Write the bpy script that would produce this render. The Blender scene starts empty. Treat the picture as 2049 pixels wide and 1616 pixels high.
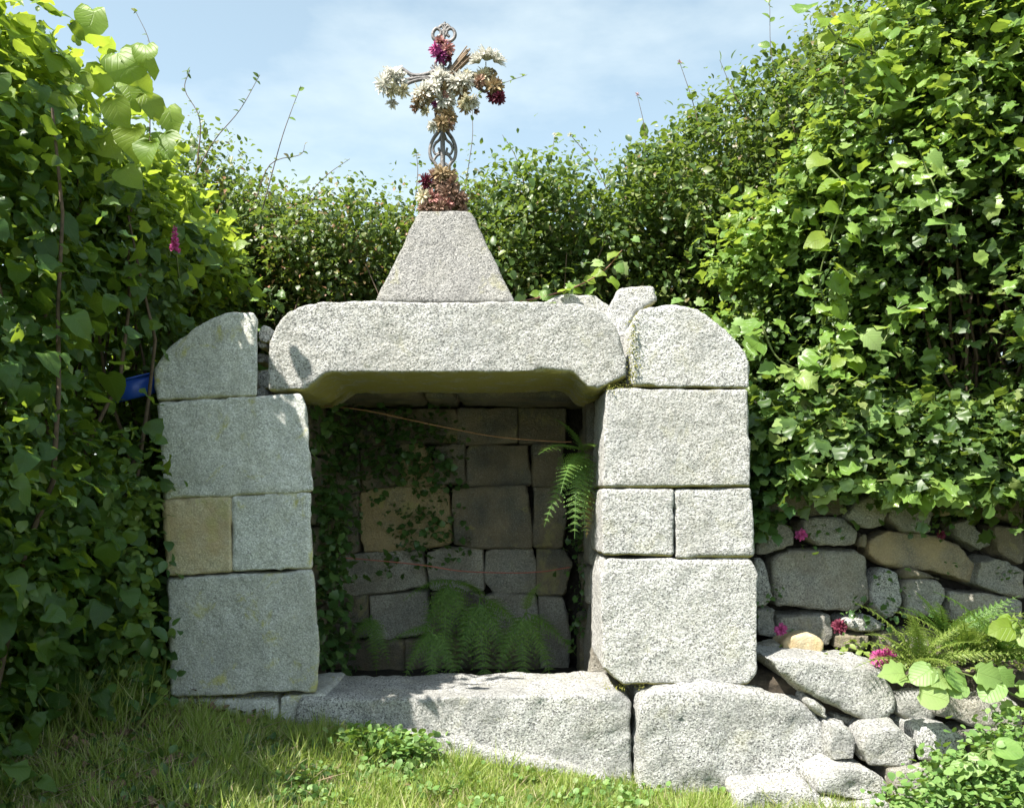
import bpy, math, random
import numpy as np
from mathutils import Vector, Matrix

random.seed(7)
rng = np.random.default_rng(7)
scene = bpy.context.scene
col = scene.collection

# ------------------------------------------------------------------ camera, world, sun
FPX, CX, HZ, CAMZ = 1774.0, 1024.5, 1000.0, 0.97
cd = bpy.data.cameras.new('camera')
cam = bpy.data.objects.new('camera', cd)
col.objects.link(cam)
cam.location = (0, 0, CAMZ)
cam.rotation_euler = (math.radians(90), 0, 0)
cd.sensor_width = 36
cd.lens = FPX / 2049 * 36
cd.shift_y = (HZ - 808) / 2049
cd.clip_start = 0.05
cd.clip_end = 2000
scene.camera = cam

SUN = Vector((-0.44, -0.37, 0.82)).normalized()
w = bpy.data.worlds.new('World')
scene.world = w
w.use_nodes = True
nt = w.node_tree
nt.nodes.clear()
out = nt.nodes.new('ShaderNodeOutputWorld')
bg = nt.nodes.new('ShaderNodeBackground')
sky = nt.nodes.new('ShaderNodeTexSky')
sky.sky_type = 'NISHITA'
sky.sun_disc = False
sky.sun_elevation = math.asin(SUN.z)
sky.sun_rotation = math.atan2(SUN.x, SUN.y)
sky.air_density = 1.0
sky.dust_density = 0.8
sky.ozone_density = 1.5
tc = nt.nodes.new('ShaderNodeTexCoord')
mp = nt.nodes.new('ShaderNodeMapping')
mp.inputs['Scale'].default_value = (1.0, 1.0, 2.6)
mp.inputs['Rotation'].default_value = (0, math.radians(18), 0)
mp.inputs['Location'].default_value = (0.35, 0.0, 0.2)
nz = nt.nodes.new('ShaderNodeTexNoise')
nz.inputs['Scale'].default_value = 2.1
nz.inputs['Detail'].default_value = 7
nz.inputs['Roughness'].default_value = 0.55
rp = nt.nodes.new('ShaderNodeMapRange')
rp.inputs['From Min'].default_value = 0.45
rp.inputs['From Max'].default_value = 0.72
rp.inputs['To Min'].default_value = 0.16
rp.inputs['To Max'].default_value = 0.85
mx = nt.nodes.new('ShaderNodeMix')
mx.data_type = 'RGBA'
mx.inputs[7].default_value = (6.1, 6.75, 6.7, 1)
hs = nt.nodes.new('ShaderNodeHueSaturation')
hs.inputs['Saturation'].default_value = 0.80
hs.inputs['Hue'].default_value = 0.475
hs.inputs['Value'].default_value = 1.30
L = nt.links.new
L(tc.outputs['Generated'], mp.inputs[0]); L(mp.outputs[0], nz.inputs['Vector'])
L(nz.outputs['Fac'], rp.inputs['Value']); L(rp.outputs[0], mx.inputs[0])
L(sky.outputs[0], hs.inputs['Color']); L(hs.outputs[0], mx.inputs[6])
L(mx.outputs[2], bg.inputs['Color']); L(bg.outputs[0], out.inputs[0])
bg.inputs['Strength'].default_value = 0.078

sd = bpy.data.lights.new('sun', 'SUN')
sd.energy = 5.0
sd.angle = math.radians(0.5)
sd.color = (1.0, 0.95, 0.86)
so = bpy.data.objects.new('sun', sd)
col.objects.link(so)
so.rotation_euler = SUN.to_track_quat('Z', 'Y').to_euler()
so.location = (-4, -3, 8)
scene.view_settings.view_transform = 'Standard'
scene.view_settings.look = 'None'
scene.view_settings.exposure = 1.3
scene.view_settings.gamma = 1
scene.view_settings.use_curve_mapping = False
scene.cycles.max_bounces = 8
scene.cycles.transparent_max_bounces = 8
scene.cycles.use_denoising = True

# ------------------------------------------------------------------ helpers
def P(px, py, Y):
    return Vector(((px - CX) / FPX * Y, Y, CAMZ - (py - HZ) / FPX * Y))

def tag(o, label=None, cat=None, group=None, kind=None):
    if label: o['label'] = label
    if cat: o['category'] = cat
    if group: o['group'] = group
    if kind: o['kind'] = kind
    return o

def thing(name, loc, label, cat, group=None):
    o = bpy.data.objects.new(name, None)
    col.objects.link(o)
    o.location = loc
    o.empty_display_size = 0.05
    return tag(o, label, cat, group)

def world_loc(o):
    v = Vector(o.location)
    while o.parent is not None:
        o = o.parent
        v = v + Vector(o.location)
    return v

def link(name, me, parent=None, loc=None, mat=None, kind=None, label=None):
    """object whose mesh is in world coordinates minus loc"""
    o = bpy.data.objects.new(name, me)
    col.objects.link(o)
    if mat is not None and len(me.materials) == 0:
        me.materials.append(mat)
    l = Vector(loc) if loc is not None else Vector((0, 0, 0))
    if parent is not None:
        o.parent = parent
        l = l - world_loc(parent)
    o.location = l
    if kind: o['kind'] = kind
    if label: o['label'] = label
    return o

def join(parts):
    V, F, o = [], [], 0
    for v, f in parts:
        V.append(v); F.append(np.asarray(f) + o); o += len(v)
    return np.concatenate(V), np.concatenate(F)

def mesh_np(name, V, F, smooth=False, uv=None):
    V = np.asarray(V, dtype=np.float32); F = np.asarray(F, dtype=np.int32)
    k = F.shape[1]
    me = bpy.data.meshes.new(name)
    me.vertices.add(len(V)); me.vertices.foreach_set('co', V.ravel())
    me.loops.add(F.size); me.loops.foreach_set('vertex_index', F.ravel())
    me.polygons.add(len(F))
    me.polygons.foreach_set('loop_start', np.arange(0, F.size, k, dtype=np.int32))
    try:
        me.polygons.foreach_set('loop_total', np.full(len(F), k, dtype=np.int32))
    except Exception:
        pass
    me.update(calc_edges=True)
    me.polygons.foreach_set('use_smooth', np.full(len(F), smooth, dtype=bool))
    if uv is not None:
        ul = me.uv_layers.new(name='UVMap')
        ul.data.foreach_set('uv', np.asarray(uv, dtype=np.float32)[F.ravel()].ravel())
    me.validate()
    return me

def norm(a):
    return a / (np.linalg.norm(a, axis=-1, keepdims=True) + 1e-9)

def frames(tip, nrm):
    """rotation matrices, columns x, y(=tip), z(~normal)"""
    y = norm(tip)
    z = norm(nrm - (nrm * y).sum(-1, keepdims=True) * y)
    x = np.cross(y, z)
    return np.stack([x, y, z], axis=-1)

def scatter(tv, tf, pos, R, S):
    tv = np.asarray(tv, float); tf = np.asarray(tf, int)
    N = len(pos)
    V = np.einsum('nij,kj->nki', R, tv) * np.asarray(S)[:, None, None] + pos[:, None, :]
    F = tf[None] + (np.arange(N) * len(tv))[:, None, None]
    return V.reshape(-1, 3), F.reshape(-1, 3)

def leaf_template(half, fold=0.25, curl=0.25):
    vs, fs = [], []
    mid = []
    for (x, y) in half:
        mid.append(max(0.0, y))
    def add(x, y):
        vs.append((x, y, fold * abs(x) - curl * y * y)); return len(vs) - 1
    mi = []
    last = None
    for m in mid:
        if last is not None and abs(m - last[0]) < 1e-6:
            mi.append(last[1])
        else:
            i = add(0, m); last = (m, i); mi.append(i)
    for s in (1, -1):
        pi = []
        for k, (x, y) in enumerate(half):
            if abs(x) < 1e-6 and y >= 0: pi.append(mi[k])
            else: pi.append(add(s * x, y))
        for k in range(len(half) - 1):
            t1 = (mi[k], pi[k], pi[k + 1]); t2 = (mi[k], pi[k + 1], mi[k + 1])
            for t in (t1, t2):
                if len(set(t)) == 3:
                    fs.append(t if s > 0 else t[::-1])
    vs = np.array(vs)
    uv = np.stack([vs[:, 0] + 0.5, vs[:, 1]], 1)
    return vs, np.array(fs), uv

KITE = leaf_template([(0, 0), (.30, .42), (0, 1.0)], .35, .2)
OVAL = leaf_template([(0, 0), (.26, .2), (.34, .5), (.2, .82), (0, 1.0)], .3, .3)
LOBED = leaf_template([(0, .02), (.22, -.12), (.42, .05), (.40, .24), (.58, .42), (.40, .52), (.40, .70), (.20, .80), (0, 1.02)], .2, .28)
HEART = leaf_template([(0, .04), (.12, -.10), (.30, -.12), (.46, .06), (.50, .28), (.44, .52), (.30, .76), (.12, .94), (0, 1.08)], .18, .3)
ROUND = leaf_template([(0, .03), (.2, -.05), (.42, .12), (.5, .38), (.42, .66), (.22, .86), (0, .93)], .16, .15)
NEEDLE = leaf_template([(0, 0), (.09, .3), (0, 1.0)], .3, .35)

def jitter(tpl, k, amt):
    out_ = []
    for i in range(k):
        v = tpl[0].copy(); m_ = v[:, 1] > .05
        v[m_] += rng.normal(size=(m_.sum(), 3)) * np.array([amt, amt, amt * 1.3])
        v[:, 2] += v[:, 0] * rng.uniform(-.25, .25) + v[:, 1] ** 2 * rng.uniform(-.25, .2)
        out_.append((v, tpl[1], tpl[2]))
    return out_
OVALV = jitter(OVAL, 5, .04); LOBV = jitter(LOBED, 6, .05) + jitter(ROUND, 2, .05); HEARTV = jitter(HEART, 6, .045)
def foliage(name, C, O, n_per, rad, size, tpl, mat, parent=None, droop=.35, up=.75, kind='stuff', label=None, loc=None, flat=1.0):
    C = np.repeat(np.asarray(C, float), n_per, 0); O = np.repeat(np.asarray(O, float), n_per, 0)
    N = len(C)
    off = rng.normal(size=(N, 3)) * rad * np.array([1, 1, flat])
    pos = C + off
    outd = norm(O * .6 + norm(off) * .6 + np.array([0, 0, .15]))
    tip = norm(outd * .7 + rng.normal(size=(N, 3)) * .45 + np.array([0, 0, -droop]))
    nr = norm(np.array([0, 0, up]) + outd * .55 + rng.normal(size=(N, 3)) * .38)
    S = rng.uniform(size[0], size[1], N)
    R_ = frames(tip, nr)
    tl_ = tpl if isinstance(tpl, list) else [tpl]
    gr_ = rng.integers(0, len(tl_), N)
    S = S * np.where(rng.uniform(0, 1, N) < .25, .6, 1)
    V, F = join([scatter(t_[0], t_[1], pos[gr_ == i], R_[gr_ == i], S[gr_ == i]) for i, t_ in enumerate(tl_) if (gr_ == i).any()])
    uv = np.concatenate([np.tile(t_[2], ((gr_ == i).sum(), 1)) for i, t_ in enumerate(tl_)])
    l = np.array(loc if loc is not None else C.mean(0))
    me = mesh_np(name, V - l, F, smooth=True, uv=uv)
    return link(name, me, parent, l, mat, kind, label)

def tube_arrays(pts, r0, r1, sides=5):
    pts = [Vector(p) for p in pts]
    V, F = [], []
    n = len(pts)
    for i, p in enumerate(pts):
        d = (pts[min(i + 1, n - 1)] - pts[max(i - 1, 0)]).normalized()
        a = d.orthogonal().normalized() if i == 0 else (a - d * a.dot(d)).normalized()
        b = d.cross(a)
        r = r0 + (r1 - r0) * i / max(1, n - 1)
        for s in range(sides):
            t = 2 * math.pi * s / sides
            V.append(p + (a * math.cos(t) + b * math.sin(t)) * r)
        if i:
            for s in range(sides):
                q = (i - 1) * sides; q2 = i * sides; s2 = (s + 1) % sides
                F.append((q + s, q + s2, q2 + s2)); F.append((q + s, q2 + s2, q2 + s))
    return np.array([list(v) for v in V]), np.array(F)

def join(parts):
    V, F, o = [], [], 0
    for v, f in parts:
        V.append(v); F.append(np.asarray(f) + o); o += len(v)
    return np.concatenate(V), np.concatenate(F)

def tubes(name, lines, r0, r1, mat, parent=None, sides=5, kind=None, label=None):
    V, F = join([tube_arrays(l, r0, r1, sides) for l in lines])
    loc = V[0].copy()
    me = mesh_np(name, V - loc, F, smooth=True)
    return link(name, me, parent, loc, mat, kind, label)

def bez(pts, n=8):
    """catmull-rom through pts"""
    pts = [Vector(p) for p in pts]
    q = [pts[0] * 2 - pts[1]] + pts + [pts[-1] * 2 - pts[-2]]
    o = []
    for i in range(1, len(q) - 2):
        for k in range(n):
            t = k / n
            a, b, c, d = q[i - 1], q[i], q[i + 1], q[i + 2]
            o.append(.5 * ((2 * b) + (c - a) * t + (2 * a - 5 * b + 4 * c - d) * t * t + (3 * b - a - 3 * c + d) * t ** 3))
    o.append(pts[-1])
    return o

_ph = rng.uniform(0, 6.28, (6, 3)); _fr = rng.uniform(.7, 1.4, (6, 3))
def wob(a, b, s=1.0, k=0):
    r = 0
    for i in range(5):
        f = s * (1.7 ** i)
        r = r + np.sin(a * f * _fr[i, 0] * 3 + _ph[i, 0] + k * 1.7) * np.sin(b * f * _fr[i, 1] * 3 + _ph[i, 1] + k * 2.9) / (1.45 ** i)
    return r * .5

# ------------------------------------------------------------------ materials
def new_mat(name):
    m = bpy.data.materials.new(name); m.use_nodes = True
    n = m.node_tree; b = n.nodes['Principled BSDF']
    return m, n, b

class NB:
    def __init__(s, n): s.n = n
    def node(s, t, **kw):
        x = s.n.nodes.new(t)
        for k, v in kw.items(): setattr(x, k, v)
        return x
    def link(s, a, b): s.n.links.new(a, b)
    def noise(s, vec, scale, detail=3, rough=.55, dist=0):
        x = s.node('ShaderNodeTexNoise'); x.inputs['Scale'].default_value = scale
        x.inputs['Detail'].default_value = detail; x.inputs['Roughness'].default_value = rough
        x.inputs['Distortion'].default_value = dist
        if vec is not None: s.link(vec, x.inputs['Vector'])
        return x.outputs['Fac']
    def ramp(s, fac, stops):
        x = s.node('ShaderNodeValToRGB'); e = x.color_ramp.elements
        while len(e) < len(stops): e.new(.5)
        for i, (p, c) in enumerate(stops):
            e[i].position = p; e[i].color = (*c, 1) if len(c) == 3 else c
        s.link(fac, x.inputs[0]); return x.outputs[0]
    def mr(s, v, a, b, c=0, d=1):
        x = s.node('ShaderNodeMapRange'); x.inputs[1].default_value = a; x.inputs[2].default_value = b
        x.inputs[3].default_value = c; x.inputs[4].default_value = d; s.link(v, x.inputs[0]); return x.outputs[0]
    def mix(s, f, a, b, mode='MIX'):
        x = s.node('ShaderNodeMix', data_type='RGBA', blend_type=mode)
        for inp, v in ((0, f), (6, a), (7, b)):
            if hasattr(v, 'links') or hasattr(v, 'is_linked'): s.link(v, x.inputs[inp])
            elif inp == 0: x.inputs[0].default_value = v
            else: x.inputs[inp].default_value = (*v, 1)
        return x.outputs[2]
    def math(s, op, a, b):
        x = s.node('ShaderNodeMath', operation=op)
        for i, v in enumerate((a, b)):
            if hasattr(v, 'is_linked'): s.link(v, x.inputs[i])
            else: x.inputs[i].default_value = v
        return x.outputs[0]
    def coords(s):
        g = s.node('ShaderNodeNewGeometry'); oi = s.node('ShaderNodeObjectInfo')
        x = s.node('ShaderNodeVectorMath', operation='ADD')
        y = s.node('ShaderNodeVectorMath', operation='SCALE')
        cb = s.node('ShaderNodeCombineXYZ')
        for i in range(3): s.link(oi.outputs['Random'], cb.inputs[i])
        y.inputs['Scale'].default_value = 37.0
        s.link(cb.outputs[0], y.inputs[0])
        s.link(g.outputs['Position'], x.inputs[0]); s.link(y.outputs[0], x.inputs[1])
        return x.outputs[0], g, oi
    def bump(s, h, strength, dist, b):
        x = s.node('ShaderNodeBump'); x.inputs['Strength'].default_value = strength
        x.inputs['Distance'].default_value = dist; s.link(h, x.inputs['Height']); s.link(x.outputs[0], b.inputs['Normal'])

def granite(name, light=(.56, .555, .53), dark=(.10, .10, .105), speck=.5, warm=0.0, lichen=0.0, moss=0.0, bump=.9, dirt=.35):
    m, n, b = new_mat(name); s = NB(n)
    v, g, oi = s.coords()
    big = s.noise(v, 5, 4)
    med = s.noise(v, 22, 4, .6)
    grain = s.noise(v, 140, 4, .75)
    fine = s.noise(v, 300, 2, .6)
    mid = tuple(a * .72 for a in light)
    c = s.ramp(med, [(.3, mid), (.65, light)])
    sp = s.ramp(grain, [(.42, (1, 1, 1)), (.52, (0, 0, 0))])
    spf = s.math('MULTIPLY', sp, speck)
    vo = s.node('ShaderNodeTexVoronoi'); vo.inputs['Scale'].default_value = 210; s.link(v, vo.inputs['Vector'])
    vs_ = s.node('ShaderNodeSeparateColor'); s.link(vo.outputs['Color'], vs_.inputs[0])
    mica = s.mr(vs_.outputs[0], .16, .22, 1, 0)
    spf = s.math('MULTIPLY', s.math('MAXIMUM', s.math('MULTIPLY', sp, .8), mica), speck)
    c = s.mix(spf, c, dark)
    qz = s.mr(vs_.outputs[1], .70, .78, 0, .6)
    c = s.mix(qz, c, tuple(min(.85, a * 1.35) for a in light))
    sp2 = s.ramp(fine, [(.58, (0, 0, 0)), (.68, (1, 1, 1))])
    c = s.mix(s.math('MULTIPLY', sp2, .45), c, (.75, .74, .70))
    tone = s.node('ShaderNodeVectorMath', operation='SCALE'); s.link(c, tone.inputs[0]); s.link(s.mr(oi.outputs['Random'], 0, 1, .84, 1.10), tone.inputs['Scale']); c = tone.outputs[0]
    st = s.ramp(s.noise(v, 3.2, 6, .7, .8), [(.42, (0, 0, 0)), (.66, (1, 1, 1))])
    c = s.mix(s.math('MULTIPLY', st, .24), c, (.42, .40, .30))
    mpv = s.node('ShaderNodeVectorMath', operation='MULTIPLY'); s.link(v, mpv.inputs[0]); mpv.inputs[1].default_value = (14, 14, 1.6)
    sk = s.ramp(s.noise(mpv.outputs[0], 1.0, 4, .6), [(.50, (0, 0, 0)), (.68, (1, 1, 1))])
    c = s.mix(s.math('MULTIPLY', sk, .24), c, tuple(a * .38 for a in light))
    # blotchy weathering
    wd = s.ramp(big, [(.35, (1, 1, 1)), (.55, (0, 0, 0))])
    c = s.mix(s.math('MULTIPLY', wd, dirt), c, tuple(a * .45 for a in light))
    if warm:
        wn = s.ramp(s.noise(v, 7, 3), [(.35, (0, 0, 0)), (.62, (1, 1, 1))])
        c = s.mix(s.math('MULTIPLY', wn, warm), c, (.50, .37, .20), 'MIX')
    if lichen:
        ln = s.ramp(s.noise(v, 9, 5, .65, .6), [(.57, (0, 0, 0)), (.66, (1, 1, 1))])
        c = s.mix(s.math('MULTIPLY', ln, lichen), c, (.46, .44, .16))
    if moss:
        sx = s.node('ShaderNodeSeparateXYZ'); s.link(g.outputs['Normal'], sx.inputs[0])
        bounce_mask = s.mr(sx.outputs[2], -.35, -.75)
        mn = s.ramp(s.noise(v, 14, 4, .6), [(.25, (.3, .3, .3)), (.5, (1, 1, 1))])
        c = s.mix(s.math('MULTIPLY', s.math('MULTIPLY', bounce_mask, mn), moss), c, (.46, .41, .14))  # yellow-green grass bounce painted on downward faces, mottled like moss
    s.link(c, b.inputs['Base Color'])
    b.inputs['Roughness'].default_value = .85
    b.inputs['Specular IOR Level'].default_value = .3
    h = s.math('ADD', s.math('MULTIPLY', s.noise(v, 60, 5, .7), 1.0), s.math('MULTIPLY', grain, .5))
    s.bump(h, bump, .018, b)
    return m

def leafmat(name, stops, trans=(.35, .50, .05), tr=.35, rough=.42, veins=False, island=True, spec=.45):
    m, n, b = new_mat(name); s = NB(n)
    g = s.node('ShaderNodeNewGeometry'); oi = s.node('ShaderNodeObjectInfo')
    r = s.math('FRACT', s.math('ADD', g.outputs['Random Per Island'], oi.outputs['Random']), 0)
    c = s.ramp(r, stops)
    nz = s.noise(g.outputs['Position'], 35, 3)
    c = s.mix(s.mr(nz, .35, .7, 0, .35), c, tuple(x * 1.5 for x in stops[len(stops) // 2][1]))
    bl = s.ramp(s.noise(g.outputs['Position'], 22, 5, .7), [(.66, (0, 0, 0)), (.74, (1, 1, 1))])
    c = s.mix(s.math('MULTIPLY', bl, .55), c, (.20, .15, .05))
    if veins:
        uvn = s.node('ShaderNodeUVMap'); sx = s.node('ShaderNodeSeparateXYZ'); s.link(uvn.outputs[0], sx.inputs[0])
        au = s.math('ABSOLUTE', s.math('SUBTRACT', sx.outputs[0], .5), 0)
        midr = s.mr(au, .008, .022, 1, 0)
        ph = s.math('FRACT', s.math('MULTIPLY', s.math('SUBTRACT', sx.outputs[1], s.math('MULTIPLY', au, .9)), 6.5), 0)
        side = s.mr(s.math('ABSOLUTE', s.math('SUBTRACT', ph, .5), 0), .03, .12, 1, 0)
        vv = s.math('MAXIMUM', midr, s.math('MULTIPLY', side, .6))
        c = s.mix(s.math('MULTIPLY', vv, .22), c, (.22, .30, .09))
        s.bump(s.math('MULTIPLY', vv, -1), .5, .002, b)
    s.link(c, b.inputs['Base Color'])
    b.inputs['Roughness'].default_value = rough
    b.inputs['Specular IOR Level'].default_value = spec
    t = s.node('ShaderNodeBsdfTranslucent')
    tcx = s.mix(.75, c, trans)
    s.link(tcx, t.inputs[0])
    ms = s.node('ShaderNodeMixShader'); ms.inputs[0].default_value = tr
    s.link(b.outputs[0], ms.inputs[1]); s.link(t.outputs[0], ms.inputs[2])
    s.link(ms.outputs[0], n.nodes['Material Output'].inputs['Surface'])
    return m

def plain(name, colr, rough=.7, metallic=0.0, var=.3, scale=30, bump=0, trans=0):
    m, n, b = new_mat(name); s = NB(n)
    v, g, oi = s.coords()
    nz = s.noise(v, scale, 4, .6)
    lo = tuple(max(0, x * (1 - var)) for x in colr); hi = tuple(min(1, x * (1 + var)) for x in colr)
    c = s.ramp(nz, [(.3, lo), (.7, hi)])
    rr = s.mr(g.outputs['Random Per Island'], 0, 1, .65, 1.0)
    mul = s.node('ShaderNodeVectorMath', operation='SCALE'); s.link(c, mul.inputs[0]); s.link(rr, mul.inputs['Scale'])
    s.link(mul.outputs[0], b.inputs['Base Color'])
    b.inputs['Roughness'].default_value = rough; b.inputs['Metallic'].default_value = metallic
    if bump: s.bump(nz, bump, .01, b)
    if trans:
        t = s.node('ShaderNodeBsdfTranslucent'); s.link(mul.outputs[0], t.inputs[0])
        ms = s.node('ShaderNodeMixShader'); ms.inputs[0].default_value = trans
        s.link(b.outputs[0], ms.inputs[1]); s.link(t.outputs[0], ms.inputs[2])
        s.link(ms.outputs[0], n.nodes['Material Output'].inputs['Surface'])
    return m

M_gr = granite('granite_clean', light=(.78,.775,.74), speck=.85, moss=1.0, bump=1.0, lichen=.15, dirt=.25)
M_grL = granite('granite_lichened', light=(.66, .67, .62), speck=.42, lichen=.85, bump=.55, dirt=.3, moss=.5)
M_grW = granite('granite_warm', light=(.66, .58, .40), speck=.35, warm=.8, lichen=.4, bump=.5)
M_grP = granite('granite_grey', light=(.42, .41, .39), dark=(.06, .06, .06), speck=.8, lichen=.25, dirt=.4)
M_grB = granite('granite_boulder', light=(.58, .58, .56), dark=(.06, .06, .065), speck=.85, dirt=.5, lichen=.12, moss=.3)
M_gr_wall = granite('granite_wall_stone', light=(.38, .375, .34), speck=.7, warm=.15, dirt=.5, lichen=.15)
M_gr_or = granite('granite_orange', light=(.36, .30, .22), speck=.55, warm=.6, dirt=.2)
M_gr_ni = granite('granite_niche', light=(.16, .155, .13), speck=.5, warm=.25, dirt=.6, lichen=.35)  # tone lowered to stand for niche shade, above all in its upper rows
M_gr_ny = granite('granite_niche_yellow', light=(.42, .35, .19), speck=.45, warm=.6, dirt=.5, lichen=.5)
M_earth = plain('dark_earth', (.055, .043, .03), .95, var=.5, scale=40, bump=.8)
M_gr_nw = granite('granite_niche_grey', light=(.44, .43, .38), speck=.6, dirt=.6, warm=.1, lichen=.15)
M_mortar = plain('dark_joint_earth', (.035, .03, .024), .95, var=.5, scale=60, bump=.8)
M_iron = plain('weathered_iron', (.21, .195, .19), .6, .35, var=.4, scale=80, bump=.3)
M_bark = plain('twig_bark', (.13, .09, .06), .85, var=.4, scale=60)
M_green_stem = plain('green_stem', (.12, .16, .04), .6, var=.3)
M_red_stem = plain('reddish_stem', (.20, .09, .05), .6, var=.3)
M_wire = plain('rusty_wire', (.36, .20, .10), .6, .2, var=.2)
M_cord = plain('red_cord', (.40, .13, .10), .7, var=.2)
M_blue = plain('blue_plastic', (.03, .11, .60), .3, var=.08)
M_white = plain('white_petal', (.86, .84, .76), .8, var=.08, trans=.3)
M_cream = plain('cream_petal', (.78, .73, .52), .8, var=.12, trans=.3)
M_tan = plain('dried_tan_petal', (.42, .31, .17), .85, var=.3, trans=.2)
M_brown = plain('dried_brown_petal', (.34, .21, .15), .85, var=.35, trans=.15)
M_maroon = plain('maroon_petal', (.16, .018, .045), .7, var=.3, trans=.2)
M_purple = plain('purple_petal', (.24, .03, .16), .7, var=.3, trans=.2)
M_pink = plain('pink_petal', (.62, .10, .34), .7, var=.25, trans=.25)
M_rose = plain('faded_rose_petal', (.52, .25, .22), .8, var=.3, trans=.2)
M_litter = plain('dead_leaf', (.20, .13, .08), .9, var=.4, trans=.15)
M_straw = plain('dry_straw', (.45, .36, .22), .8, var=.25, trans=.15)

M_small = leafmat('hawthorn_leaf', [(0, (.028, .055, .015)), (.45, (.055, .095, .022)), (.8, (.10, .145, .035)), (.93, (.16, .14, .06)), (1, (.18, .10, .06))], tr=.3)
M_mid = leafmat('hedge_leaf', [(0, (.022, .050, .014)), (.5, (.042, .085, .022)), (.85, (.085, .14, .032)), (1, (.2, .23, .08))], tr=.27, rough=.42, spec=.4)
M_big = leafmat('hazel_leaf', [(0, (.022, .060, .013)), (.6, (.042, .105, .02)), (1, (.10, .175, .035))], trans=(.40, .55, .04), tr=.42, rough=.4, veins=True)
M_lime = leafmat('lime_glow_leaf', [(0, (.11, .21, .02)), (.6, (.16, .26, .025)), (1, (.22, .29, .04))], trans=(.50, .62, .06), tr=.5, rough=.45, veins=True)  # yellow-green brightened to imitate the glow of backlit leaves
M_vine = leafmat('vine_leaf', [(0, (.10, .20, .035)), (.6, (.16, .27, .05)), (1, (.25, .33, .09))], trans=(.45, .58, .06), tr=.4, rough=.35, veins=True)
M_pale = leafmat('pale_leaf', [(0, (.12, .23, .05)), (.6, (.19, .30, .08)), (1, (.30, .38, .15))], trans=(.45, .6, .10), tr=.35, rough=.45, veins=True)
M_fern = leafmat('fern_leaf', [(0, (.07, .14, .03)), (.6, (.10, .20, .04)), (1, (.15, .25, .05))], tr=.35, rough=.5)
M_fernY = leafmat('fern_leaf_sun_tint', [(0, (.13, .20, .04)), (.6, (.20, .27, .06)), (1, (.28, .32, .09))], tr=.35, rough=.5)  # brighter copy of the fern green, sunlight put into the colour
M_ivy = leafmat('ivy_leaf', [(0, (.03, .075, .025)), (.6, (.05, .11, .03)), (1, (.085, .15, .04))], tr=.22, rough=.35)
M_creep = leafmat('creeper_leaf', [(0, (.09, .15, .03)), (.6, (.13, .20, .04)), (1, (.18, .25, .05))], tr=.35, rough=.5)
M_grass = leafmat('grass_blade', [(0, (.11, .19, .03)), (.35, (.20, .30, .05)), (.65, (.32, .39, .10)), (.8, (.30, .31, .13)), (1, (.48, .42, .27))], trans=(.42, .55, .07), tr=.42, rough=.5)
M_clover = leafmat('clover_leaf', [(0, (.09, .19, .05)), (.6, (.15, .26, .07)), (1, (.24, .33, .12))], tr=.3, rough=.5)

# ------------------------------------------------------------------ ground
def ss(a, b, x):
    t = np.clip((x - a) / (b - a), 0, 1); return t * t * (3 - 2 * t)

def gz(x, y):
    x = np.asarray(x, float); y = np.asarray(y, float)
    h = np.interp(x, [-1.5, -1.1, -.85, -.55, -.1, .45, .9], [.20, .17, .135, .075, .015, -.085, -.10])
    h = h + 0.16 * ss(2.9, 3.7, y) * ss(-.85, -1.4, x)
    h = h + 0.10 * ss(2.9, 2.0, y) * ss(.2, -.8, x) * 0
    near = np.exp(-(x ** 2 + y ** 2) / 400)
    return h * np.clip(near * 1.2, 0, 1) + wob(x, y, .9) * .018 * near

u = np.linspace(-1, 1, 181)
gx = np.sinh(u * 6.2) / np.sinh(6.2) * 400
gy = gx + 3.0
X, Y = np.meshgrid(gx, gy)
V = np.stack([X, Y, gz(X, Y)], -1).reshape(-1, 3)
n = len(gx)
I = (np.arange(n - 1)[:, None] * n + np.arange(n - 1)[None]).ravel()
F = np.stack([I, I + 1, I + n + 1, I + n], 1)
mg, ng, bgd = new_mat('lawn_soil'); s = NB(ng)
gg = s.node('ShaderNodeNewGeometry')
c = s.ramp(s.noise(gg.outputs['Position'], 3, 6, .65), [(.35, (.075, .06, .04)), (.5, (.07, .095, .03)), (.7, (.10, .13, .04))])
c = s.mix(s.mr(s.noise(gg.outputs['Position'], 60, 3), .4, .7, 0, .5), c, (.05, .04, .028))
s.link(c, bgd.inputs['Base Color']); bgd.inputs['Roughness'].default_value = .95
s.bump(s.noise(gg.outputs['Position'], 45, 5, .7), .8, .02, bgd)
link('ground', mesh_np('ground', V, F, smooth=True), mat=mg, kind='structure')

# ------------------------------------------------------------------ stones
_tex = {}
def ctex(scale, hard=False):
    k = (scale, hard)
    if k not in _tex:
        t = bpy.data.textures.new('relief_%g' % scale, 'CLOUDS')
        t.noise_scale = scale; t.noise_depth = 3
        _tex[k] = t
    return _tex[k]

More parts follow.
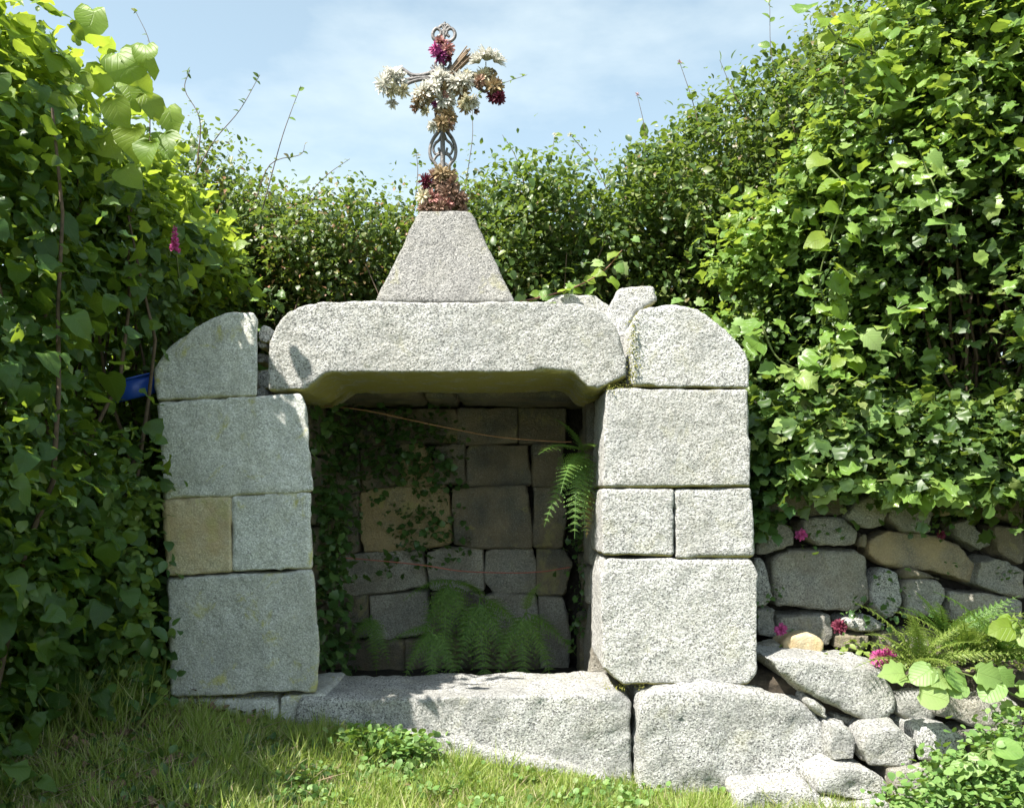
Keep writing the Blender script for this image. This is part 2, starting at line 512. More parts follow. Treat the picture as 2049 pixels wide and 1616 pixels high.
def stone(poly, Yf, depth, mat, parent, name='stone', voxel=.014, smooth=8, d1=.02, d2=.006, back=1.0, backshift=(0, 0, 0), label=None, px=True, Ylist=None, grow=.005):
    pts = []
    for i, p in enumerate(poly):
        if px:
            yy = Ylist[i] if Ylist else Yf
            pts.append(P(p[0], p[1], yy))
        else:
            pts.append(Vector((p[0], Yf, p[1])))
    c = sum(pts, Vector()) / len(pts)
    n = len(pts)
    pts = [p + (p - c).normalized() * grow for p in pts]
    bk = [c + (p - c) * back + Vector((0, depth, 0)) + Vector(backshift) for p in pts]
    V = [tuple(p - c) for p in pts] + [tuple(p - c) for p in bk]
    F = [tuple(range(n)), tuple(range(2 * n - 1, n - 1, -1))]
    for i in range(n):
        j = (i + 1) % n
        F.append((i, i + n, j + n, j))
    me = bpy.data.meshes.new(name)
    me.from_pydata(V, [], F)
    me.update()
    o = link(name, me, parent, c, mat, label=label)
    r = o.modifiers.new('solid', 'REMESH'); r.mode = 'VOXEL'; r.voxel_size = voxel; r.use_smooth_shade = True
    if smooth:
        m = o.modifiers.new('worn', 'SMOOTH'); m.factor = .5; m.iterations = smooth
    for sc, st in ((.16, d1), (.07, d2), (.03, d2)):
        if st:
            m = o.modifiers.new('relief', 'DISPLACE'); m.texture = ctex(sc); m.strength = st; m.mid_level = .5
            m.texture_coords = 'GLOBAL'
    return o

YF = 3.2
shrine = thing('stone_shrine', (-.2, 3.5, .15), 'granite wayside shrine with open niche, heavy lintel and truncated pyramid on top', 'shrine')
B = dict(voxel=.0115, smooth=4, d1=.014, d2=.008, grow=.006)
# left pier
stone([(311, 738), (340, 696), (395, 652), (450, 627), (503, 625), (514, 640), (511, 792), (316, 798)], YF, .30, M_grL, shrine, 'capstone', backshift=(-.10, 0, 0), label='quarter-round left capstone, partly shaded', **B)
stone([(318, 805), (600, 787), (612, 815), (624, 982), (330, 997)], YF, .30, M_grL, shrine, 'granite_block', backshift=(-.10, 0, 0), **B)
stone([(329, 1001), (462, 995), (464, 1142), (333, 1153)], YF, .30, M_grW, shrine, 'granite_block', backshift=(-.10, 0, 0), label='warm yellowish square block', **B)
stone([(466, 994), (619, 986), (624, 1137), (467, 1142)], YF + .003, .30, M_grL, shrine, 'granite_block', backshift=(-.10, 0, 0), **B)
stone([(335, 1158), (624, 1142), (637, 1300), (632, 1382), (345, 1394)], YF, .31, M_grL, shrine, 'granite_block', backshift=(-.10, 0, 0), **B)
stone([(350, 1399), (553, 1396), (556, 1480), (352, 1480)], YF + .01, .4, M_grL, shrine, 'footing_stone', **B)
stone([(562, 1394), (648, 1389), (650, 1480), (562, 1480)], YF + .005, .4, M_grL, shrine, 'footing_stone', **B)
# right pier
stone([(1285, 618), (1345, 611), (1400, 624), (1450, 660), (1490, 702), (1500, 735), (1497, 775), (1268, 771), (1263, 700), (1268, 650)], YF, .36, M_gr, shrine, 'capstone', label='sunlit quarter-round right capstone', **B)
stone([(1214, 776), (1496, 780), (1501, 972), (1208, 974)], YF, .42, M_gr, shrine, 'granite_block', backshift=(-.0, 0, 0), **B)
stone([(1206, 979), (1345, 979), (1349, 1112), (1208, 1108)], YF, .42, M_gr, shrine, 'granite_block', **B)
stone([(1352, 980), (1503, 977), (1509, 1112), (1356, 1114)], YF + .003, .42, M_gr, shrine, 'granite_block', **B)
stone([(1215, 1119), (1500, 1121), (1513, 1140), (1514, 1348), (1495, 1370), (1250, 1369), (1208, 1335), (1204, 1160)], YF, .42, M_gr, shrine, 'granite_block', **B)
# lintel with shouldered underside
stone([(606, 608), (700, 603), (1150, 604), (1205, 625), (1232, 655), (1250, 712), (1252, 752), (1195, 779), (1175, 776), (1145, 743), (656, 746), (610, 780), (538, 783), (538, 690), (552, 652), (580, 620)], YF, .62, M_gr, shrine, 'lintel', voxel=.0125, smooth=4, d1=.016, d2=.009)
# sill
stone([(600, 1398), (700, 1397), (800, 1396), (1120, 1390), (1232, 1386), (1258, 1404), (1266, 1620), (560, 1620)], YF - .02, .42, M_grB, shrine, 'sill_stone', voxel=.013, smooth=5, d1=.028, d2=.012)
stone([(790, 1462), (900, 1475), (1010, 1512), (1130, 1530), (1215, 1560), (1225, 1640), (780, 1640)], YF - .075, .12, M_grB, shrine, 'footing_stone', voxel=.014, smooth=8, d1=.03, d2=.01)
# boulder below the right pier
stone([(1285, 1388), (1320, 1376), (1440, 1371), (1520, 1382), (1600, 1405), (1650, 1445), (1662, 1500), (1640, 1560), (1580, 1620), (1400, 1660), (1282, 1660), (1276, 1500)], YF - .06, .5, M_grB, shrine, 'footing_boulder', voxel=.016, smooth=10, d1=.05, d2=.012)
# dark mass between footings
# pyramid
def frustum(name, base, top, mat, parent):
    V, F = [], []
    c = sum(base, Vector()) / 4
    V = [tuple(p - c) for p in base + top]
    F = [(3, 2, 1, 0), (4, 5, 6, 7)] + [(i, (i + 1) % 4, 4 + (i + 1) % 4, 4 + i) for i in range(4)]
    me = bpy.data.meshes.new(name); me.from_pydata(V, [], F); me.update()
    o = link(name, me, parent, c, mat)
    r = o.modifiers.new('solid', 'REMESH'); r.mode = 'VOXEL'; r.voxel_size = .011; r.use_smooth_shade = True
    m = o.modifiers.new('worn', 'SMOOTH'); m.factor = .5; m.iterations = 6
    for sc_, st in ((.16, .012), (.035, .006)):
        m = o.modifiers.new('relief', 'DISPLACE'); m.texture = ctex(sc_); m.strength = st; m.texture_coords = 'GLOBAL'
    return o
yb, yt = 3.26, 3.42
pb = [P(748, 604, yb), P(1032, 604, yb)]
pb += [pb[1] + Vector((0, .52, 0)), pb[0] + Vector((0, .52, 0))]
tp = [P(838, 421, yt), P(943, 423, yt)]
tp += [tp[1] + Vector((0, .19, 0)), tp[0] + Vector((0, .19, 0))]
frustum('pyramid_block', pb, tp, M_grP, shrine)
CY = yt + .095          # cross plane
# rubble filling the gaps between lintel and capstones
for (px, py, r, Yd) in [(530, 668, 17, 3.27), (522, 716, 10, 3.33), (528, 758, 16, 3.30), (524, 688, 8, 3.29), (521, 786, 9, 3.28), (1256, 742, 13, 3.28), (1262, 765, 10, 3.27), (1250, 690, 22, 3.42)]:
    pol = [(px + r * math.cos(a) * random.uniform(.75, 1.1), py + r * 1.25 * math.sin(a) * random.uniform(.75, 1.1)) for a in [k * math.pi / 3 + .2 for k in range(6)]]
    stone(pol[::-1], Yd, .1, M_gr, shrine, 'packing_stone', voxel=.008, smooth=4, d1=.01, d2=.006)
# loose stones behind lintel on the right
sroof = [(1.0, 0)]
stone([(1202, 660), (1222, 610), (1240, 578), (1305, 573), (1313, 602), (1270, 628), (1252, 668), (1256, 720), (1225, 730)], 3.5, .3, M_gr, shrine, 'roof_stone', voxel=.013, smooth=6, d1=.03, d2=.008)
stone([(1070, 612), (1130, 588), (1190, 590), (1225, 615), (1215, 650), (1080, 650)], 3.72, .25, M_gr, shrine, 'roof_stone', voxel=.014, smooth=7, d1=.02, d2=.006)

def moss(px0, py0, px1, py1, Yd, n_, mat):
    C = np.array([list(P(px0 + (px1 - px0) * random.random() + random.gauss(0, 4), py0 + (py1 - py0) * (i / n_) + random.gauss(0, 4), Yd + random.uniform(-.01, .02))) for i in range(n_)])
    foliage('moss', C, np.tile([0, -.8, .4], (n_, 1)), 14, .009, (.004, .010), KITE, mat, shrine)
M_moss = leafmat('moss', [(0, (.16, .17, .03)), (1, (.26, .24, .05))], tr=.2, rough=.8)
moss(1266, 640, 1270, 760, YF + .0, 46, M_moss)
moss(350, 1398, 630, 1388, YF + .02, 30, M_moss)
moss(1215, 778, 1260, 776, YF + .01, 16, M_moss)
moss(1215, 1372, 1500, 1374, YF + .02, 26, M_moss)
# niche walls (inner masonry)
def box(name, x0, x1, y0, y1, z0, z1, mat, parent, vox=.03, d=.03):
    return stone([(x0, z1), (x1, z1), (x1, z0), (x0, z0)], y0, y1 - y0, mat, parent, name, voxel=vox, smooth=3, d1=d, d2=.01, px=False)
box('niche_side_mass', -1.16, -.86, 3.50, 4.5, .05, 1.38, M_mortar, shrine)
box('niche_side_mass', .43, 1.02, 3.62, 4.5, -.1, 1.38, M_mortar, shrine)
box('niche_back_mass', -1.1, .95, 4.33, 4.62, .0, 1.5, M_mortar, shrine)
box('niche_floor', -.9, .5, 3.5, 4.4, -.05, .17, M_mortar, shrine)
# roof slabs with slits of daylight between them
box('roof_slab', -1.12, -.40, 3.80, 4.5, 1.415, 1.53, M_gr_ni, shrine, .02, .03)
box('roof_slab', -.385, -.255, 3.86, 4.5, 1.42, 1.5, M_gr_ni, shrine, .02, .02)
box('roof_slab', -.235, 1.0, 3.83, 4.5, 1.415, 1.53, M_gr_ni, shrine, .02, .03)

bw = thing('niche_back_wall', (-.3, 4.2, .2), 'rear', 'wall'); 
bw['label'] = None; bw['category'] = None
del bw['label']; del bw['category']
bw.parent = shrine; bw.location = Vector((-.3, 4.2, .2)) - Vector(shrine.location)
def Z2(l): return [(600 + a / 2.448, 740 + b / 2.448) for a, b in l]
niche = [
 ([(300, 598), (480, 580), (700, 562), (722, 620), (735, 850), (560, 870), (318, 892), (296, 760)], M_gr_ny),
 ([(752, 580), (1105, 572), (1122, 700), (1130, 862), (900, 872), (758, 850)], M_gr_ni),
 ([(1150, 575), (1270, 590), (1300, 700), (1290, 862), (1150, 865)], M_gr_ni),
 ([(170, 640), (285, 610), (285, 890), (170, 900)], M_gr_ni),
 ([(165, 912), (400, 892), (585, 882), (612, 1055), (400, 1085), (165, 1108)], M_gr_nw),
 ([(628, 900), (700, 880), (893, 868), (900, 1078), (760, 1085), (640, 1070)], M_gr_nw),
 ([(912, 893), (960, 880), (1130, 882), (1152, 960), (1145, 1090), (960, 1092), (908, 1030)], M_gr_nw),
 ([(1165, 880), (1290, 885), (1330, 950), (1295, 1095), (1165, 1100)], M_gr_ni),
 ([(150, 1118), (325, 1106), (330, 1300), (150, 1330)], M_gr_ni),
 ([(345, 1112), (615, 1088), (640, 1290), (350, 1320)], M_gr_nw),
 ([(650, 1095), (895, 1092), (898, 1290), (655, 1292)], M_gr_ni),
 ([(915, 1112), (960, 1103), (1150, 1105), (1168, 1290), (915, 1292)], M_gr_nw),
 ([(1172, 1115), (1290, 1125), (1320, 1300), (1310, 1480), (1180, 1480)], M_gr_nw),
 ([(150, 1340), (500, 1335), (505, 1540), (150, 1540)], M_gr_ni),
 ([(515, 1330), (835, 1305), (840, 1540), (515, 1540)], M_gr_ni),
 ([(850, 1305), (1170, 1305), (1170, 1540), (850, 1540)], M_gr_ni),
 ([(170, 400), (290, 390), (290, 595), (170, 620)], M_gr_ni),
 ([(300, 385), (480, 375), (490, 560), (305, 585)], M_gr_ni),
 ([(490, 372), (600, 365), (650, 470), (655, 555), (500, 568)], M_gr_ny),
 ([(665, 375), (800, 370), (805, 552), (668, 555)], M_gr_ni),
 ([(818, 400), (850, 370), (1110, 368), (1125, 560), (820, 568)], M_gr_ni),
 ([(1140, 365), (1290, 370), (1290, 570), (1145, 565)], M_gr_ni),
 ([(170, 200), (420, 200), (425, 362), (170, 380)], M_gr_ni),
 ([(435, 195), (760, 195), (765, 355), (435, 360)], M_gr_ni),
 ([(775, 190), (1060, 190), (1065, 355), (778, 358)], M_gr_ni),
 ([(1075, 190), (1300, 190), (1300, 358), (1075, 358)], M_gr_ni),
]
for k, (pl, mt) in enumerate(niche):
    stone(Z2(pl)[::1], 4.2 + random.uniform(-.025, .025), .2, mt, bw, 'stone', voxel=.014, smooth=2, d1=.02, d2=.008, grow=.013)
# side wall stones, right and left
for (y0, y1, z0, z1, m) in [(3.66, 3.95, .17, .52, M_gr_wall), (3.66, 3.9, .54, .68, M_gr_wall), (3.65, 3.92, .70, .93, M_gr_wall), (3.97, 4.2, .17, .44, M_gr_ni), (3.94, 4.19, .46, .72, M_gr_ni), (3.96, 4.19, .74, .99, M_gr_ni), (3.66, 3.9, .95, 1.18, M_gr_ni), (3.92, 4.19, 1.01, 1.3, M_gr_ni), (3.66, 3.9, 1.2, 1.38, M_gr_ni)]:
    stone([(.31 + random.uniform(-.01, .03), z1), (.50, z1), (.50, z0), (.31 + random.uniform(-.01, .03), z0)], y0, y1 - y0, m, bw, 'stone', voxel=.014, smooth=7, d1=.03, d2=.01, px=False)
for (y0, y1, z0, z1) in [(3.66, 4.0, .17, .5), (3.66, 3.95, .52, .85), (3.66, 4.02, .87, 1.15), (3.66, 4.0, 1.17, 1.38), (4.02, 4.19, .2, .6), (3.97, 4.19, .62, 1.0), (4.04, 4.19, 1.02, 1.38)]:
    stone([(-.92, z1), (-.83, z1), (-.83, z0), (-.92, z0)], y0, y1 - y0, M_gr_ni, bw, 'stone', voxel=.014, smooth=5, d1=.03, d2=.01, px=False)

# ------------------------------------------------------------------ rubble wall on the right
def Z3(l): return [(1450 + a / 2.426, 950 + b / 2.426) for a, b in l]
rw = thing('rubble_wall', (1.3, 3.6, .3), 'rough drystone wall of mixed grey and orange stones right of the shrine', 'wall')
rub = [
 ([(162, 240), (270, 215), (345, 290), (338, 345), (160, 380)], M_gr_wall),
 ([(382, 222), (470, 205), (580, 215), (640, 280), (636, 345), (470, 340), (392, 300)], M_gr_wall),
 ([(585, 195), (690, 110), (770, 95), (800, 130), (772, 240), (700, 256), (625, 225)], M_gr_wall),
 ([(832, 105), (1000, 85), (1025, 120), (1005, 280), (880, 276), (795, 205)], M_gr_wall),
 ([(1045, 110), (1200, 90), (1230, 170), (1060, 205)], M_gr_or),
 ([(702, 325), (785, 268), (1000, 292), (1130, 342), (1238, 430), (1208, 528), (1080, 488), (930, 446), (790, 436), (705, 390)], M_gr_or),
 ([(238, 410), (330, 360), (640, 362), (694, 400), (712, 600), (640, 660), (262, 636), (238, 520)], M_gr_wall),
 ([(152, 410), (190, 420), (230, 580), (200, 640), (150, 640)], M_grB),
 ([(718, 520), (772, 458), (838, 482), (866, 620), (820, 702), (762, 680), (714, 600)], M_grB),
 ([(875, 530), (920, 508), (1035, 508), (1076, 560), (1056, 685), (900, 680)], M_gr_wall),
 ([(1090, 562), (1320, 582), (1450, 615), (1450, 730), (1100, 710)], M_gr_wall),
 ([(268, 682), (516, 682), (530, 740), (524, 835), (262, 810)], M_gr_wall),
 ([(580, 702), (690, 692), (790, 732), (700, 762), (600, 752)], M_grB),
 ([(155, 652), (250, 655), (250, 780), (160, 790)], M_gr_wall),
 ([(1110, 232), (1200, 212), (1296, 340), (1240, 370), (1130, 300)], M_gr_wall),
 ([(1245, 420), (1330, 400), (1460, 470), (1460, 600), (1330, 570), (1220, 530)], M_gr_wall),
 ([(1310, 240), (1460, 260), (1460, 440), (1330, 380)], M_gr_ni),
 ([(160, 60), (560, 40), (575, 190), (400, 200), (280, 200), (160, 220)], M_gr_ni),
 ([(650, 300), (700, 280), (690, 350), (650, 345)], M_gr_ni),
 ([(540, 770), (700, 780), (690, 850), (545, 850)], M_gr_ni),
 ([(730, 770), (1000, 760), (1010, 900), (740, 890)], M_gr_ni),
 ([(1020, 750), (1460, 760), (1460, 930), (1030, 900)], M_gr_ni),
 ([(880, 450), (1060, 500), (1050, 505), (880, 500)], M_gr_ni),
 ([(1250, 60), (1460, 60), (1460, 240), (1260, 200)], M_gr_ni),
]
for k, (pl, mt) in enumerate(rub):
    stone(Z3(pl), 3.52 + random.uniform(-.03, .03), .22, mt, rw, 'stone', voxel=.013, smooth=4, d1=.035, d2=.012)
stone([(.87, 1.15), (3.4, 1.15), (3.4, 0.0), (.87, 0.0)], 3.66, .5, M_mortar, rw, 'rubble_core', voxel=.04, smooth=3, d1=.05, d2=.02, px=False)
# wall carried on past the frame
for r_ in range(4):
    x = 2.05 + random.uniform(0, .1)
    while x < 3.3:
        ww = random.uniform(.2, .42); z0 = .32 + r_ * .2
        stone([(x, z0 + .18), (x + ww - .02, z0 + .19), (x + ww - .02, z0), (x, z0)], 3.55, .2, M_gr_wall, rw, 'stone', voxel=.02, smooth=4, d1=.03, d2=.01, px=False)
        x += ww

# ledge of boulders in front of it
led = thing('boulder_ledge', (1.4, 3.1, .1), 'low ledge of sunlit grey boulders below the rubble wall, right of the shrine', 'stone ledge')
lg = [
 ([(215, 900), (300, 893), (500, 902), (800, 952), (828, 1060), (826, 1150), (730, 1196), (540, 1130), (400, 1050), (290, 980)], M_grB, 3.14, .34),
 ([(852, 1075), (940, 1055), (1030, 1060), (1020, 1195), (940, 1215), (850, 1150)], M_grB, 3.16, .3),
 ([(1042, 1050), (1200, 1100), (1400, 1080), (1455, 1130), (1450, 1235), (1200, 1216), (1040, 1160)], M_gr_wall, 3.12, .3),
 ([(395, 1075), (500, 1135), (510, 1200), (470, 1180), (400, 1110)], M_grB, 3.14, .25),
 ([(520, 1150), (690, 1205), (690, 1240), (640, 1260), (600, 1215), (525, 1190)], M_gr_wall, 3.2, .2),
 ([(503, 1205), (600, 1222), (652, 1300), (650, 1388), (522, 1392)], M_grB, 3.08, .3),
 ([(662, 1320), (700, 1252), (850, 1222), (935, 1300), (905, 1420), (702, 1424)], M_grB, 3.04, .3),
 ([(452, 1478), (540, 1432), (700, 1432), (792, 1490), (788, 1560), (640, 1590), (462, 1540)], M_grB, 2.98, .3),
 ([(930, 1232), (1100, 1232), (1190, 1290), (1105, 1402), (950, 1382)], M_grB, 3.05, .3),
 ([(1200, 1270), (1455, 1260), (1455, 1420), (1230, 1430)], M_gr_wall, 3.05, .3),
 ([(60, 1540), (200, 1524), (400, 1526), (468, 1570), (470, 1680), (60, 1680)], M_grB, 2.98, .3),
 ([(485, 1590), (640, 1606), (800, 1580), (830, 1700), (480, 1700)], M_grB, 2.94, .3),
 ([(815, 1440), (1110, 1420), (1200, 1450), (1210, 1620), (850, 1640)], M_gr_wall, 3.0, .3),
 ([(1220, 1445), (1460, 1440), (1460, 1700), (1230, 1650)], M_gr_wall, 2.98, .3),
]
for pl, mt, yy, dp in lg:
    stone(Z3(pl), yy, dp, mt, led, 'boulder', voxel=.013, smooth=9, d1=.05, d2=.012)
stone([(.75, .33), (3.2, .33), (3.2, -.25), (.75, -.25)], 3.24, .45, M_earth, led, 'earth_fill', voxel=.03, smooth=4, d1=.05, d2=.02, px=False)
x = 2.0
while x < 3.1:
    ww = random.uniform(.25, .4)
    for z0 in (-.1, .12):
        stone([(x, z0 + .2), (x + ww - .02, z0 + .19), (x + ww - .02, z0), (x, z0)], 3.02, .3, M_gr_wall, led, 'boulder', voxel=.02, smooth=8, d1=.04, d2=.01, px=False)
    x += ww
# small separate stones on the ledge
def lone_stone(zp, yy, dp, mt, label):
    pl = Z3(zp)
    o = stone(pl, yy, dp, mt, None, 'loose_stone', voxel=.01, smooth=7, d1=.03, d2=.008)
    tag(o, label, 'stone')
lone_stone([(288, 812), (330, 785), (420, 778), (482, 812), (470, 868), (350, 884), (292, 858)], 3.36, .14, M_grW, 'beige rounded stone resting on the ledge just right of the pier')
lone_stone([(190, 832), (278, 812), (280, 866), (185, 880)], 3.38, .12, M_gr_wall, 'small grey stone between the right pier and the beige rounded stone')

# ------------------------------------------------------------------ iron cross
def Zc(l, dy=0): return [P(700 + a / 4.04, 30 + b / 4.04, CY + dy) for a, b in l]
cross = thing('iron_cross', P(885, 424, CY), 'ornate openwork iron cross rising from the stone pyramid', 'cross')
tubes('shaft', [Zc([(752, 1600), (750, 900), (748, 560), (750, 330), (765, 130)])], .011, .007, M_iron, cross, 6)
tubes('shaft_edge', [Zc([(690, 1600), (700, 1400), (705, 1230)])], .007, .007, M_iron, cross)
tubes('shaft_edge', [Zc([(812, 1600), (806, 1400), (800, 1230)])], .007, .007, M_iron, cross)
for sgn in (-1, 1):
    m = lambda l: [(752 + sgn * a, b) for a, b in l]
    tubes('scroll', [bez(Zc(m([(4, 905), (35, 945), (80, 1010), (104, 1085), (95, 1160), (55, 1215), (50, 1300)])))], .008, .007, M_iron, cross, 6)
    tubes('scroll', [bez(Zc(m([(8, 960), (30, 1010), (62, 1040), (78, 1085), (60, 1125), (30, 1110), (35, 1075)])))], .006, .005, M_iron, cross)
    tubes('scroll', [bez(Zc(m([(4, 1120), (45, 1135), (72, 1180), (50, 1225), (15, 1200), (4, 1240)])))], .006, .005, M_iron, cross)
    tubes('scroll', [bez(Zc(m([(4, 1240), (50, 1260), (55, 1320), (20, 1350), (4, 1390)])))], .006, .005, M_iron, cross)
    tubes('scroll', [bez(Zc(m([(6, 470), (45, 430), (62, 390), (40, 365), (18, 385), (25, 410)])))], .007, .005, M_iron, cross)
    tubes('scroll', [bez(Zc(m([(4, 880), (48, 840), (60, 760), (40, 700), (5, 660)])))], .007, .006, M_iron, cross)
    tubes('finial_loop', [bez(Zc([(760 + sgn * a, b) for a, b in [(3, 215), (50, 215), (85, 185), (88, 145), (62, 112), (30, 125), (25, 160), (45, 178)]]))], .008, .006, M_iron, cross)
tubes('finial_loop', [bez(Zc([(720, 105), (745, 90), (765, 120), (790, 88), (812, 105)]))], .006, .006, M_iron, cross)
tubes('finial_tip', [Zc([(766, 130), (768, 60)]), Zc([(742, 84), (796, 80)])], .006, .005, M_iron, cross)
tubes('finial_tip', [bez(Zc([(748, 140), (766, 120), (784, 145), (766, 170), (748, 140)]))], .007, .007, M_iron, cross)
for sgn, zx in ((-1, 0), (1, 0)):
    if sgn < 0:
        a1 = [(745, 440), (680, 458), (620, 480), (560, 490), (500, 485), (450, 455), (410, 430), (375, 440), (368, 470), (392, 480)]
        a2 = [(745, 560), (680, 530), (600, 520), (520, 535), (460, 560), (420, 590), (430, 620)]
        a3 = [(740, 500), (560, 508), (420, 530)]
        a4 = [(690, 470), (640, 520), (590, 485), (540, 530), (490, 490)]
    else:
        a1 = [(755, 440), (830, 455), (900, 475), (970, 485), (1030, 480), (1090, 455), (1140, 445), (1175, 465), (1165, 500)]
        a2 = [(755, 565), (830, 545), (900, 540), (980, 555), (1040, 590), (1090, 620), (1120, 600)]
        a3 = [(760, 500), (960, 520), (1160, 545)]
        a4 = [(810, 470), (860, 530), (910, 490), (960, 540), (1010, 500)]
    tubes('arm', [bez(Zc(a1))], .009, .006, M_iron, cross, 6)
    tubes('arm', [bez(Zc(a2))], .008, .006, M_iron, cross, 6)
    tubes('arm', [Zc(a3)], .008, .007, M_iron, cross, 6)
    tubes('arm_scroll', [bez(Zc(a4))], .006, .006, M_iron, cross)
for ca, sa in ((-1, -1), (1, -1), (-1, 1), (1, 1)):
    tubes('ray', [Zc([(750 + ca * 12, 500 + sa * 15), (750 + ca * 85, 500 + sa * 95)]), Zc([(750 + ca * 25, 500 + sa * 8), (750 + ca * 98, 500 + sa * 78)])], .006, .003, M_iron, cross)

PET = leaf_template([(0, 0), (.16, .35), (.22, .75), (.1, 1.0), (0, .96)], .3, .5)
def bloom_mesh(name, n, length, spread, mat, face, wid=1.0, origin=None):
    face = Vector(face).normalized()
    A = np.array(face)
    n = int(n * 1.9); wid = wid * .6; length = length * .80
    d = rng.normal(size=(n, 3)); d = norm(d)
    d = norm(d * spread + A * (1 - spread * .55))
    pos = d * length * .08
    S = rng.uniform(.55, 1.0, n) * length
    tv = PET[0] * np.array([wid, 1, 1])
    V, F = scatter(tv, PET[1], pos, frames(d, A + rng.normal(size=(n, 3)) * .5), S)
    me = mesh_np(name, V, F, smooth=True)
    me.materials.append(mat)
    return me
def bunch(heads, label, cat='flowers', stems=None, yo=-.05, mapper=None, name='flower_bunch'):
    mp_ = mapper or (lambda a, b, d: P(700 + a / 4.04, 30 + b / 4.04, CY + d))
    first = mp_(heads[0][0], heads[0][1], yo)
    t = thing(name, first, label, cat)
    for h in heads:
        zx, zy, r, mat, face = h[:5]
        nn = h[5] if len(h) > 5 else 46
        sp = h[6] if len(h) > 6 else .8
        me = bloom_mesh('flower_head', nn, r, sp, mat, face)
        link('flower_head', me, t, mp_(zx, zy, yo + random.uniform(-.02, .02)), mat)
    if stems:
        tubes('stems', [[mp_(a, b, yo), mp_(c_, d_, yo + .02)] for a, b, c_, d_ in stems], .0025, .002, M_straw, t)
    return t
k = .030
bunch([(350, 500, .060, M_white, (-.2, -.6, .5)), (290, 560, .055, M_white, (-.6, -.5, .1)), (400, 540, .055, M_white, (.2, -.8, .3)), (340, 600, .045, M_cream, (-.2, -.8, -.3)), (345, 690, .040, M_white, (0, -.4, -.8), 30, .4), (425, 610, .045, M_cream, (.3, -.6, -.6), 36, .5), (330, 625, .022, M_brown, (0, -1, 0), 24)],
      'drooping white flowers tied to the left end of the iron cross')
bunch([(600, 640, .060, M_white, (-.5, -.6, .2)), (670, 590, .060, M_white, (-.2, -.7, .6)), (740, 540, .065, M_white, (0, -.5, .9), 50, .55), (790, 590, .055, M_white, (.1, -.8, .5)), (860, 560, .062, M_white, (.3, -.6, .7)), (930, 540, .055, M_white, (.5, -.5, .5)), (900, 620, .045, M_tan, (.2, -.7, -.4)), (750, 610, .042, M_tan, (0, -.8, -.4))],
      'arch of white flowers across the middle of the iron cross')
bunch([(585, 690, .050, M_tan, (-.6, -.5, -.6), 46, .45), (630, 665, .045, M_tan, (-.3, -.8, -.2)), (545, 735, .035, M_brown, (-.7, -.3, -.7), 24, .3)],
      'faded tan flowers hanging below the left arm of the iron cross')
bunch([(930, 690, .05, M_cream, (.4, -.6, -.6), 40, .5), (975, 700, .045, M_white, (.6, -.5, -.4), 36, .4), (930, 735, .038, M_tan, (.2, -.6, -.8), 36), (1000, 760, .03, M_brown, (.7, -.3, -.6), 24, .3)],
      'cream and tan flowers hanging below the right arm of the iron cross')
bunch([(740, 700, .055, M_white, (0, -.8, .4)), (790, 700, .05, M_white, (.4, -.8, .2)), (630, 775, .036, M_cream, (-.6, -.6, -.2), 30, .5), (690, 725, .020, M_purple, (-.3, -1, .1), 26), (775, 650, .020, M_rose, (.2, -1, .1), 20)],
      'white flowers with one small purple head just below the centre of the cross')
bunch([(760, 800, .048, M_tan, (0, -.9, .2)), (800, 820, .045, M_tan, (.4, -.8, -.1)), (740, 870, .045, M_tan, (-.1, -.8, -.4)), (690, 880, .045, M_white, (-.5, -.5, -.7), 36, .4), (800, 890, .035, M_brown, (.3, -.6, -.6), 30)],
      'dried tan flowers on the lower shaft of the iron cross')
bunch([(1100, 380, .075, M_white, (.1, -.3, .95), 56, .55), (1050, 400, .06, M_white, (-.5, -.4, .7), 40, .5), (1160, 390, .06, M_white, (.6, -.4, .6), 40, .5)],
      'upright white plume above the right end of the iron cross', stems=[(1100, 480, 1100, 380)])
bunch([(1080, 500, .052, M_cream, (-.1, -.9, .3)), (1120, 540, .055, M_tan, (.2, -.9, .1)), (1160, 580, .048, M_tan, (.5, -.7, -.2)), (1050, 540, .035, M_brown, (-.3, -.8, -.2)), (1200, 560, .03, M_brown, (.8, -.5, .1), 26), (950, 480, .03, M_cream, (-.1, -.5, .6), 26)],
      'dried cream and tan flowers on the right end of the iron cross')
bunch([(1160, 655, .036, M_maroon, (.2, -.9, -.1), 60), (1205, 670, .034, M_maroon, (.5, -.8, -.1), 60), (1190, 625, .028, M_maroon, (.2, -.8, .3), 50)],
      'dark red flower heads under the right end of the iron cross')
bunch([(740, 235, .040, M_rose, (0, -.6, .7), 46), (695, 275, .035, M_pink, (-.5, -.8, .2), 44), (790, 280, .036, M_rose, (.5, -.8, .2), 44), (745, 280, .04, M_purple, (0, -1, 0), 60), (730, 325, .042, M_purple, (-.2, -.9, -.4), 60), (785, 320, .034, M_maroon, (.3, -.9, -.3), 50)],
      'pink and purple flowers near the top of the iron cross')
